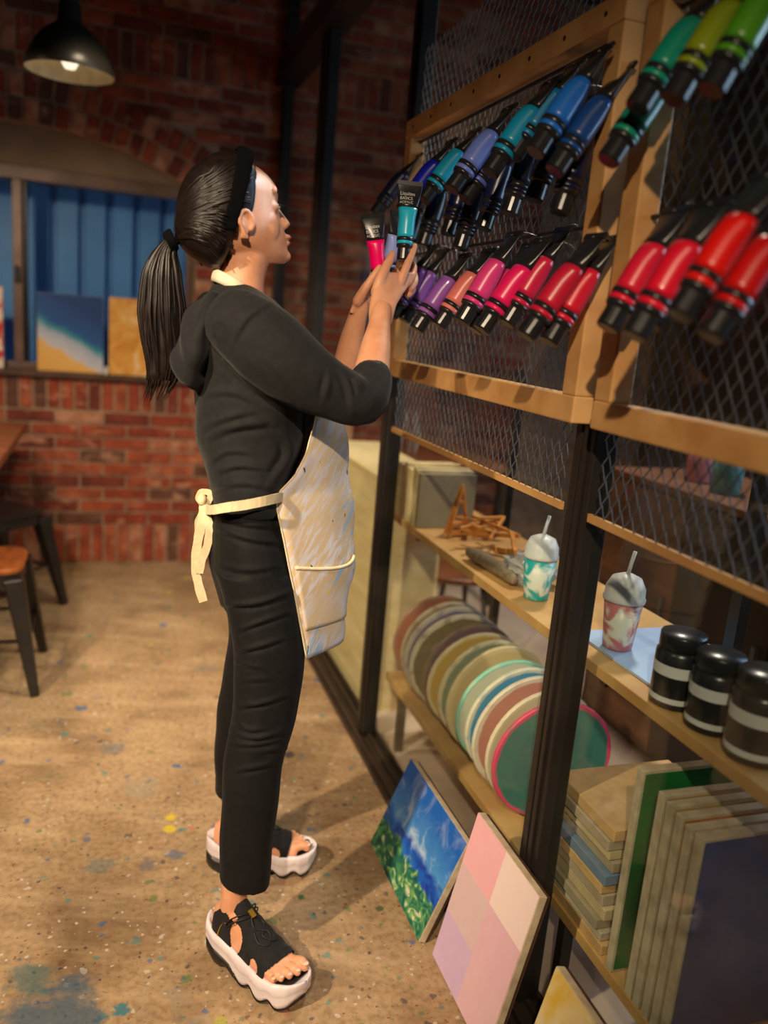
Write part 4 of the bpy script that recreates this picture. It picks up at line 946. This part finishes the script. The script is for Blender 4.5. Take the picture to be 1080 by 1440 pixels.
for i in range(170):
    a = random.uniform(0, 2*math.pi); r = math.sqrt(random.uniform(.45, 1)); end = random.uniform(.66, 1.04); ph = random.uniform(0, 6); tw = random.uniform(-.35, .35); pts = []
    for k in range(18):
        t = k/17*end; j = min(t, 1)*23; i0 = min(int(j), 22); c = cen[i0]*(1-(j-i0))+cen[i0+1]*(j-i0); w = float(np.interp(t, np.linspace(0, 1, 24), wd))
        pts.append((c[0]+w*r*math.cos(a+tw*t)+.009*math.sin(ph*.25+8*t)*t+.003*math.sin(ph+9*t)*t, c[1]+w*.72*r*math.sin(a+tw*t)+.004*math.cos(ph+5*t)*t, c[2]-max(t-1, 0)*.2))
    w0 = random.uniform(.0020, .0042); pt.tube(pts, [w0*min(1, .5+k/5)*(1-.9*(k/17)**3) for k in range(18)], 5)
pt.build('ponytail', M['hairm'], hair, True)
ht = MB(); d = Vector((-.55, 0, -.3)).normalized()
for q in range(3): ht.tube([Vector(P(243-q*3, 337+q*2))+(Vector((0, 1, 0))*math.cos(t)+Vector((-.45, 0, .9))*math.sin(t))*.0165 for t in np.linspace(0, 2*math.pi, 24)], .0042, 8)
ht.build('hair_tie', M['velvet'], hair, True)
# velvet headband over the crown
hb_ = MB(); rings = []
bot_, top_ = Vector(P(312, 334)), Vector(P(341, 219)); mid_ = bot_.lerp(top_, .30); upd = (top_-bot_).normalized(); fwd = Vector((upd.z, 0, -upd.x))
for t in np.linspace(-.42, math.pi+.42, 48):
    dr = (upd*math.sin(t)+Vector((0, -1, 0))*math.cos(t)).normalized(); hit = bv.ray_cast(mid_, dr)[0]
    if hit is None: hit = mid_+dr*.08
    w = .0125+.003*max(math.sin(t), 0); th = .0035+.0045*max(math.sin(t), 0)**2
    rings.append([tuple(hit+dr*(.0005+th*.5)+fwd*w*math.cos(a)+dr*th*math.sin(a)) for a in np.linspace(0, 2*math.pi, 14, endpoint=False)])
hb_.loft(rings); hb_.build('headband', M['velvet'], person, True)

# ---------------------------------------------------------------- hoodie
def crease(co, nn, lines, ymax=1.70):
    """pressed folds: each line is a run of survey pixels with depth (m) and width (px)"""
    d = co-_C; z = d@_F; px = 540+FPX*(d@_R)/z; py = 720-FPX*(d@_U)/z; tot = np.zeros(len(co))
    side = np.clip((ymax-co[:, 1])/.05, 0, 1)*np.clip(-nn[:, 1]*2+.6, 0, 1)
    for amp, wid, pts in lines:
        q = path([(a, b, 0) for a, b in pts], 14)[:, :2]; best = np.full(len(co), 1e9); sg = np.zeros(len(co)); tt = np.zeros(len(co))
        for k in range(13):
            a, b = q[k], q[k+1]; e = b-a; L = e@e; t = np.clip(((px-a[0])*e[0]+(py-a[1])*e[1])/L, 0, 1)
            dx, dy = px-a[0]-t*e[0], py-a[1]-t*e[1]; dd = np.hypot(dx, dy); m = dd < best
            best = np.where(m, dd, best); sg = np.where(m, np.sign(e[0]*dy-e[1]*dx)*dd, sg); tt = np.where(m, (k+t)/13, tt)
        win = np.clip(np.sin(np.pi*(.08+.84*tt)), 0, 1)*(best < wid*5)
        tot += amp*win*(np.exp(-((sg+wid*.9)/wid)**2)-.95*np.exp(-((sg-wid*.35)/(wid*.7))**2))
    return co+nn*(tot*side)[:, None]
def folds(co, nn):
    x, y, z = co.T
    d = .0022*np.sin(x*26+z*19+2*np.sin(z*11+y*9))+.0012*np.sin(z*47-x*21+2*np.sin(y*23))
    co = co+nn*d[:, None]
    return crease(co, nn, [(.006, 6, [(282, 610), (310, 596), (352, 584)]), (.006, 7, [(290, 622), (330, 606), (377, 600)]), (.006, 8, [(377, 600), (400, 632), (378, 675)]), (.007, 8, [(319, 513), (352, 547), (413, 576)]),
        (.004, 5, [(331, 482), (352, 449), (380, 430)]), (.005, 5, [(458, 526), (452, 560)]), (.0055, 5, [(474, 520), (486, 545), (492, 575)]), (.005, 4, [(494, 528), (500, 560)]), (.004, 4, [(484, 522), (506, 556)]),
        (.005, 5, [(301, 670), (331, 660), (370, 662)]), (.004, 5, [(296, 655), (318, 640), (350, 640)]), (.004, 5, [(300, 690), (340, 684), (380, 690)]), (.004, 6, [(286, 560), (320, 556), (352, 566)])])
hz = MB()
hz.loft(rows([(400, 300, 352, 1.66, .052), (409, 294, 362, 1.66, .085), (422, 286, 378, 1.66, .135), (445, 280, 398, 1.66, .168), (480, 277, 410, 1.66, .172), (530, 276, 420, 1.66, .158), (580, 276, 424, 1.66, .148), (620, 279, 420, 1.66, .143), (660, 290, 408, 1.66, .142), (690, 298, 394, 1.66, .143), (708, 300, 388, 1.66, .143)], 34, n=48))
limb(hz, [V(335, 455, 1.525, .064), V(372, 482, 1.500, .068), V(425, 524, 1.478, .062), V(470, 550, 1.474, .054), V(507, 566, 1.476, .047), V(518, 548, 1.502, .042), V(523, 533, 1.525, .0385)], 30, 24)
limb(hz, [V(335, 455, 1.80, .062), V(380, 490, 1.84, .062), V(440, 545, 1.86, .052), V(478, 562, 1.86, .044), V(483, 545, 1.855, .041), V(486, 530, 1.85, .037)], 30, 24)
hoodie = fuse(hz, .004, 'hoodie', M['cloth'], 5, folds)
hh = MB(); hh.loft(rows([(412, 288, 304, 1.66, .062), (430, 268, 302, 1.66, .095), (455, 254, 298, 1.66, .115), (485, 244, 292, 1.66, .122), (512, 240, 290, 1.66, .115), (532, 249, 286, 1.66, .095), (544, 264, 282, 1.66, .06)], 22))
def hfold(co, nn): x, y, z = co.T; return co+nn*(.004*np.sin(z*70+np.abs(y-1.66)*45+x*30))[:, None]
fuse(hh, .0045, 'hood', M['cloth'], 4, hfold, hoodie)
for (a, b), n_ in (((V(520, 541, 1.514, .0400), V(525, 528, 1.533, .0375)), 0), ((V(485, 536, 1.852, .0385), V(487, 525, 1.848, .0365)), 1)):
    A, B = Vector(a[:3]), Vector(b[:3]); cf = MB(); cf.tube([A, A.lerp(B, .3), A.lerp(B, .7), B], [a[3], a[3]+.002, b[3]+.002, b[3]], 24); cf.build('cuff', M['cloth'], hoodie, True)
tee = MB(); rr = []
for dz, dr in ((-.008, .004), (.0, .004), (.012, .001), (.015, -.001), (.012, -.004), (-.008, -.003)):
    ring = []
    for t in np.linspace(0, 2*math.pi, 36, endpoint=False):
        c = P(327, 404); x = c[0]+(.037+dr)*math.cos(t); y = 1.66+(.054+dr)*math.sin(t); z = c[2]+dz-.016*math.cos(t)
        ring.append((x, y, z))
    rr.append(ring)
tee.loft(rr, caps=False, close=True); tee.build('tee_collar', M['tee'], person, True)

# ---------------------------------------------------------------- trousers
ts = MB()
ts.loft(rows([(698, 301, 386, 1.66, .136), (720, 297, 389, 1.66, .142), (745, 294, 397, 1.66, .150), (780, 294, 406, 1.66, .155), (815, 299, 413, 1.66, .152), (845, 308, 417, 1.66, .140)], 20))
ts.loft(rows([(800, 300, 410, 1.585, .080), (850, 317, 420, 1.580, .081), (900, 326, 426, 1.575, .078), (950, 329, 424, 1.572, .072), (1000, 328, 416, 1.570, .065), (1030, 322, 407, 1.568, .061), (1060, 317, 399, 1.566, .059), (1100, 313, 393, 1.564, .057), (1150, 311, 387, 1.562, .055), (1200, 309, 381, 1.560, .053), (1238, 308, 378, 1.558, .052)], 40))
ts.loft(rows([(800, 302, 404, 1.735, .080), (850, 316, 412, 1.745, .081), (900, 322, 412, 1.758, .078), (960, 312, 400, 1.785, .070), (1030, 303, 386, 1.825, .060), (1080, 302, 374, 1.852, .056), (1116, 303, 368, 1.868, .054)], 30))
def creases(co, nn):
    x, y, z = co.T
    co = co+nn*(.0012*np.sin(z*37+x*25+3*np.sin(y*15)))[:, None]
    return crease(co, nn, [(.0055, 5, [(298, 744), (351, 762), (401, 768)]), (.004, 5, [(300, 730), (350, 742), (395, 744)]), (.006, 4.5, [(312, 854), (361, 852), (416, 833)]), (.0045, 4, [(330, 892), (361, 880), (404, 865)]),
        (.005, 4, [(330, 920), (362, 913), (398, 902)]), (.0035, 4, [(331, 935), (367, 943)]), (.0055, 4, [(328, 998), (372, 991), (401, 982)]), (.0045, 4, [(327, 1018), (352, 1030), (372, 1028)]), (.0055, 4, [(322, 1033), (356, 1041), (402, 1031)]),
        (.004, 4, [(320, 1049), (359, 1050), (392, 1044)]), (.0045, 4, [(333, 1087), (360, 1082), (390, 1074)]), (.003, 5, [(310, 800), (350, 806), (390, 800)]), (.003, 4, [(335, 960), (380, 958)]), (.004, 4, [(370, 1060), (398, 1055)])], 1.66)
trousers = fuse(ts, .0038, 'trousers', M['trouser'], 5, creases)

# ---------------------------------------------------------------- apron
g = blank('smeared_canvas_cloth', .8, .25); p = g.pos('Object')
c = g.ramp(g.noise(p, 5, 4)[0], [(.3, srgb(222, 200, 166)), (.7, srgb(206, 182, 148))])
area = g.noise(p, 6.5, 2)[0]
sm = g.noise(g.pos('Object', (5.5, 1.5, 1), (0, math.radians(-33), 0)), 13, 6, .8, .65)[0]
c = g.mix(g.math('MULTIPLY', g.ramp(sm, [(.47, .0), (.56, 1)]), g.ramp(area, [(.40, .0), (.54, .75)])), c, srgb(216, 218, 236))
sm2 = g.noise(g.pos('Object', (5, 1.2, .8), (0, math.radians(-36), 0)), 8, 5, .5)[0]
c = g.mix(g.ramp(sm2, [(.62, .0), (.66, .85)]), c, srgb(140, 184, 224))
sp_ = g.noise(g.pos('Object', (1, 1, .55), (0, .4, 0)), 62, 2, .4)[0]
c = g.mix(g.ramp(sp_, [(.715, .0), (.73, .9)]), c, srgb(60, 46, 44))
sp2 = g.noise(p, 36, 2, .2)[0]; c = g.mix(g.ramp(sp2, [(.76, .0), (.77, .9)]), c, srgb(222, 200, 40))
M['apron'] = g.out(c); M['strap'] = mat('cream_webbing', srgb(240, 222, 182), .8, srgb(226, 206, 164), 80, bump=.2, bscale=300)
AN = [P(px, py, 1.545) for px, py in [(462, 520), (455, 552), (449, 576), (443, 600), (431, 640), (414, 670), (387, 696), (388, 714), (398, 760), (404, 793), (412, 832), (419, 872), (425, 905), (428, 921)]]
AF = [P(px, py, 1.645) for px, py in [(462, 500), (470, 540), (477, 576), (484, 606), (490, 645), (494, 700), (498, 740), (500, 770), (498, 800), (493, 830), (486, 860)]]
ANz = np.array([q[2] for q in AN])[::-1]; ANx = np.array([q[0] for q in AN])[::-1]
AFz = np.array([q[2] for q in AF])[::-1]; AFx = np.array([q[0] for q in AF])[::-1]
Z0, Z1 = ANz[0], P(455, 500, 1.6)[2]
def apron_pt(s, z, off=0):
    xn = float(np.interp(z, ANz, ANx)); xf = float(np.interp(z, AFz, AFx)); hw = float(np.interp(z, [Z0, .85, 1.05, 1.2, Z1], [.135, .13, .122, .10, .085]))
    k = 1-abs(s)**2.1; x = xn+(max(xf-xn, .01)+off)*k+off*.6
    x += .004*math.sin(z*45+s*3)*k+.003*math.sin(s*9+z*8)*k
    return (x, 1.66+hw*s-(.3*off if s < 0 else -.3*off), z)
ap = MB(); ap.grid(lambda u, v: apron_pt(-1+2*u, Z0+(Z1-Z0)*v), 36, 60); apron = ap.build('apron', M['apron'], person, True, solid=.0018)
ed = MB()
for s in (-1, 1): ed.tube([apron_pt(s, z, .0005) for z in np.linspace(Z0, Z1-.01, 50)], .0018, 6)
ed.build('apron_hem', M['strap'], apron, True)
PZ0, PZ1 = P(421, 884, 1.545)[2], P(405, 797, 1.545)[2]
pk_ = MB(); pk_.grid(lambda u, v: apron_pt(-.97+.64*u, PZ0+(PZ1-PZ0)*v-.012*v*math.sin(math.pi*u), .003+.004*v*v*math.sin(math.pi*u)), 26, 16); pocket = pk_.build('pocket', M['apron'], apron, True, solid=.0018)
tr_ = MB(); tr_.tube([apron_pt(-.97+.64*u, PZ1-.012*math.sin(math.pi*u), .0038+.0042*math.sin(math.pi*u)) for u in np.linspace(0, 1, 30)], .0036, 8); tr_.build('pocket_trim', M['strap'], pocket, True)
def ribbon(mb, pts, w, th=.0012, face=(0, -1, 0), n=24):
    q = path(pts, n); f = Vector(face)
    rings = []
    for i in range(n):
        d = Vector(q[min(i+1, n-1)]-q[max(i-1, 0)]).normalized(); u = d.cross(f).normalized(); c = Vector(q[i]); ww = w*(1+.06*math.sin(i*1.3))
        rings.append([tuple(c+u*ww/2+f*th), tuple(c+u*ww/2-f*th), tuple(c-u*ww/2-f*th), tuple(c-u*ww/2+f*th)])
    mb.loft(rings)
sb = MB()
def near(px, py, Y): return tuple(P(px, py, Y))
rb = []; tp_, bt_ = [], []
for px, py, Y in [(397, 699, 1.541), (388, 701, 1.518), (370, 705, 1.500), (345, 710, 1.496), (322, 713, 1.500), (305, 716, 1.528), (295, 717, 1.58), (289, 717, 1.64)]:
    c = np.array(P(px, py, Y)); rb.append(c)
rb = path(rb, 26); rings = []
for i, c in enumerate(rb):
    d = Vector(rb[min(i+1, 25)]-rb[max(i-1, 0)]).normalized(); o_n = d.cross(Vector((0, 0, 1))).normalized(); h = .0095
    o_n = o_n if o_n.y < 0 or i > 18 else -o_n
    rings.append([tuple(Vector(c)+Vector((0, 0, h))+o_n*.001), tuple(Vector(c)-Vector((0, 0, h))+o_n*.001), tuple(Vector(c)-Vector((0, 0, h))-o_n*.001), tuple(Vector(c)+Vector((0, 0, h))-o_n*.001)])
sb.loft(rings); sb.build('waist_tie', M['strap'], apron)
kn = MB(); ball(kn, P(288, 714, 1.645), (.012, .016, .015)); ball(kn, P(284, 703, 1.64), (.010, .012, .012))
kn.build('tie_knot', M['strap'], apron, True)
for pts, w in (([(288, 712, 1.64), (283, 735, 1.63), (278, 762, 1.63), (275, 795, 1.632), (279, 822, 1.632), (286, 846, 1.63)], .018), ([(287, 714, 1.635), (294, 738, 1.62), (292, 765, 1.62), (283, 790, 1.622), (280, 806, 1.622)], .016), ([(288, 712, 1.65), (279, 700, 1.65), (283, 692, 1.645), (296, 694, 1.64), (292, 708, 1.64)], .012), ([(287, 716, 1.64), (278, 735, 1.65), (280, 752, 1.655), (290, 740, 1.65), (290, 720, 1.645)], .012)):
    r_ = MB(); ribbon(r_, [tuple(P(*q)) for q in pts], w); r_.build('tie_end', M['strap'], apron)

# ---------------------------------------------------------------- platform sandals
def waves(x): return .5+.5*math.cos((x-.122)/.057*2*math.pi)
for s in 'RL':
    F4, sd = FOOT[s], SIDE[s]
    def half(x):                      # sole outline: (lateral, medial) half widths
        w = float(np.interp(x, [-.018, -.012, .0, .03, .08, .13, .18, .22, .245, .258, .264], [.010, .022, .034, .041, .040, .045, .051, .049, .038, .022, .006]))
        return w, float(np.interp(x, [-.018, .1, .2, .264], [0, .0, .004, .008]))*sd
    def wb(x):                        # underside of the white midsole
        heel = float(np.interp(x, [-.02, .02, .085, .115], [.050, .039, .026, .0]))
        sc = .017*(1-waves(x))**1.4 if x > .10 else 0
        return max(heel, .0035+sc+max(x-.225, 0)*.55)
    up = MB(); nx, na = 96, 84
    def keep(u, v):
        x = .010+.182*u; a = math.degrees(-1.72+3.44*v); A = abs(a)
        if x < .068: return A > (58-14*math.sin((x-.01)/.058*math.pi)) and (x > .016)
        if (x-.090)**2/.019**2+(A-66)**2/24**2 < 1: return False
        if (x-.150)**2/.013**2+(A-78)**2/17**2 < 1: return False
        if x < .082 and A > 34 and A < 50: return False
        return x < .184+.006*math.cos(math.radians(a*1.6))
    def sf(u, v):
        x = .010+.182*u; a = -1.72+3.44*v; q = foot_surf(x, a, sd, .0035+.0012*math.sin(x*260)*math.cos(a)*(x > .1))
        if abs(a) > 1.2: q.z -= (abs(a)-1.2)*.012
        if .066 < x < .098 and abs(a) < .6: q.z += .010*(1-abs(a)/.6)*(1-(x-.066)/.032)
        return tuple(F4 @ q)
    up.grid(sf, nx, na, keep=keep)
    sandal = up.build('sandal', M['cloth'], person, True, solid=.003)
    sandal.data.materials[0] = M['velvet'] if False else M['cloth']
    xs = np.r_[np.linspace(-.018, -.004, 6), np.linspace(.0, .25, 70), np.linspace(.253, .264, 6)]
    wm = MB(); rings = []
    for x in xs:
        w, yc = half(x); b = wb(x); t = bed(x)+.004+(.010 if x < .02 else 0)*(1-max(x, 0)/.02 if x < .02 else 0); dd = t-b
        pr = [(w-.010, b), (w-.002, b+.10*dd), (w+.0015, b+.28*dd), (w-.0015, b+.48*dd), (w+.002, b+.58*dd), (w+.001, b+.86*dd), (w-.002, t), (w-.009, t), (w-.010, bed(x)-.004)]
        ring = [(x, yc-y, z) for y, z in pr]+[(x, yc+max(y, -y), z) for y, z in reversed(pr)]
        rings.append([tuple(F4 @ Vector(p)) for p in ring])
    wm.loft(rings); wm.build('midsole', M['sole_white'], sandal, True)
    ob = MB(); rings = []
    for x in xs:
        w, yc = half(x); b = wb(x)+.002; w *= .985
        lo = (.010*(1-waves(x-.03))**2 if x < .115 else max(b-.0045, 0)) if x > .03 else .0+max(.02-x, 0)*.35
        lo = min(max(lo, 0.0005), b-.001)
        rings.append([tuple(F4 @ Vector(p)) for p in ((x, yc-w, b), (x, yc-w+.002, lo+(b-lo)*.4), (x, yc-w+.008, lo), (x, yc+w-.008, lo), (x, yc+w-.002, lo+(b-lo)*.4), (x, yc+w, b))])
    ob.loft(rings); ob.build('outsole', M['sole_black'], sandal, True)
    fb = MB(); fb.grid(lambda u, v: tuple(F4 @ Vector((.0+.245*u, half(.245*u)[1]+half(.245*u)[0]*.86*(2*v-1), bed(.245*u)+.0005))), 30, 8); fb.build('footbed', M['sole_black'], sandal, True)
    cd = MB()
    def S_(x, a, off=.009): return F4 @ foot_surf(x, math.radians(a), sd, off)
    for sg in (-1, 1):
        cd.tube(path([tuple(S_(.060, sg*62, .007)), tuple(S_(.074, sg*46, .012)), tuple(S_(.088, sg*24, .012)), tuple(S_(.096, sg*6, .010))], 14), .0016, 6)
        cd.tube(path([tuple(S_(.063, sg*66, .007)), tuple(S_(.080, sg*48, .011)), tuple(S_(.094, sg*26, .010)), tuple(S_(.102, sg*6, .009))], 14), .0016, 6)
        cd.tube(path([tuple(S_(.100, sg*4, .010)), tuple(S_(.120, sg*14, .008)), tuple(S_(.140, -sg*8, .007)), tuple(S_(.158, sg*10, .007)), tuple(S_(.145, sg*26, .007)), tuple(S_(.122, sg*20, .009))], 26), .0016, 6)
    cd.build('cord', M['dark'], sandal, True)
    for sg in (-1, 1):
        tg = MB(); ball(tg, S_(.060, sg*62, .008), (.0045, .0045, .0045), 10, 6); tg.build('cord_eyelet', M['metal'], sandal, True)
    lk_ = MB(); a, b = S_(.092, 0, .012), S_(.106, 0, .011); lk_.bar(a, b, .011, .007); lk_.build('cord_lock', M['goldmetal'], sandal, bevel=.0015)
    # gold curved tick on the heel strap, both sides
    for sg in (-1, 1):
        sw = MB(); top, bot = [], []
        for k in range(13):
            t = k/12; x = .026+.030*t; ang = 88-30*t**1.6+14*math.sin(math.pi*min(t*1.6, 1))*(1-t); th = 11*math.sin(math.pi*min(t*1.15+.02, 1))**.8*(1-t)+.4
            top.append(tuple(S_(x, sg*(ang-th/2), .0062))); bot.append(tuple(S_(x, sg*(ang+th/2), .0062)))
        sw.add(top+bot, [(i, i+1, 14+i, 13+i) for i in range(12)]); sw.build('tick_emblem', M['goldmetal'], sandal, solid=.0006)

# ================================================================== tubes in her hands
def held(c, crimp, cap, up, label, sc=1.0):
    a, b = Vector(P(*crimp)), Vector(P(*cap)); ax = (b-a).normalized(); r = make_tube(c, a, ax, up, label, 'paint tubes held in the hands', hook=False); r.scale = (sc,)*3; return r
cy = held((40, 190, 226), (577, 257, 1.735), (567, 367, 1.712), (1, -.25, 0), 'cyan paint tube pinched by the black cap in the right hand', .96)
pkt = held((255, 0, 110), (524, 302, 1.795), (536, 412, 1.802), (1, -.15, 0), 'hot pink paint tube with black lettered top held in the left hand', .95)
lv = held((150, 172, 240), (562, 300, 1.80), (541, 398, 1.815), (1, .25, .2), 'pale lavender tube held behind the cyan one', .85)
def lettering(txt, size, x, z, parent, y=-.0105, sx=1.0):
    cu = bpy.data.curves.new('lettering', 'FONT'); cu.body = txt; cu.size = size; cu.align_x = 'LEFT'; cu.extrude = .0002
    o = bpy.data.objects.new('lettering', cu); COL.objects.link(o); dg = bpy.context.evaluated_depsgraph_get(); dg.update()
    me = bpy.data.meshes.new_from_object(o.evaluated_get(dg)); bpy.data.objects.remove(o); me.materials.clear(); me.materials.append(M['white'])
    for v in me.vertices:
        X, Zz = v.co.x*sx+x, v.co.y+z; a, b = squash(min(Zz, 0)); k = max(1-(X/a)**2, .02)
        v.co = Vector((X, -(b*math.sqrt(k)+.0006)-v.co.z, Zz))
    me.name = 'lettering'; link('lettering', me, parent, False)
for r_, sg in ((pkt, 1), (cy, 1)):
    lettering('Liquitex', .0115, -.020, -.029, r_, sx=.88); lettering('BASICS', .0095, -.020, -.039, r_, sx=.95); lettering('ACRYLIC', .0078, -.020, -.0475, r_, sx=.95)
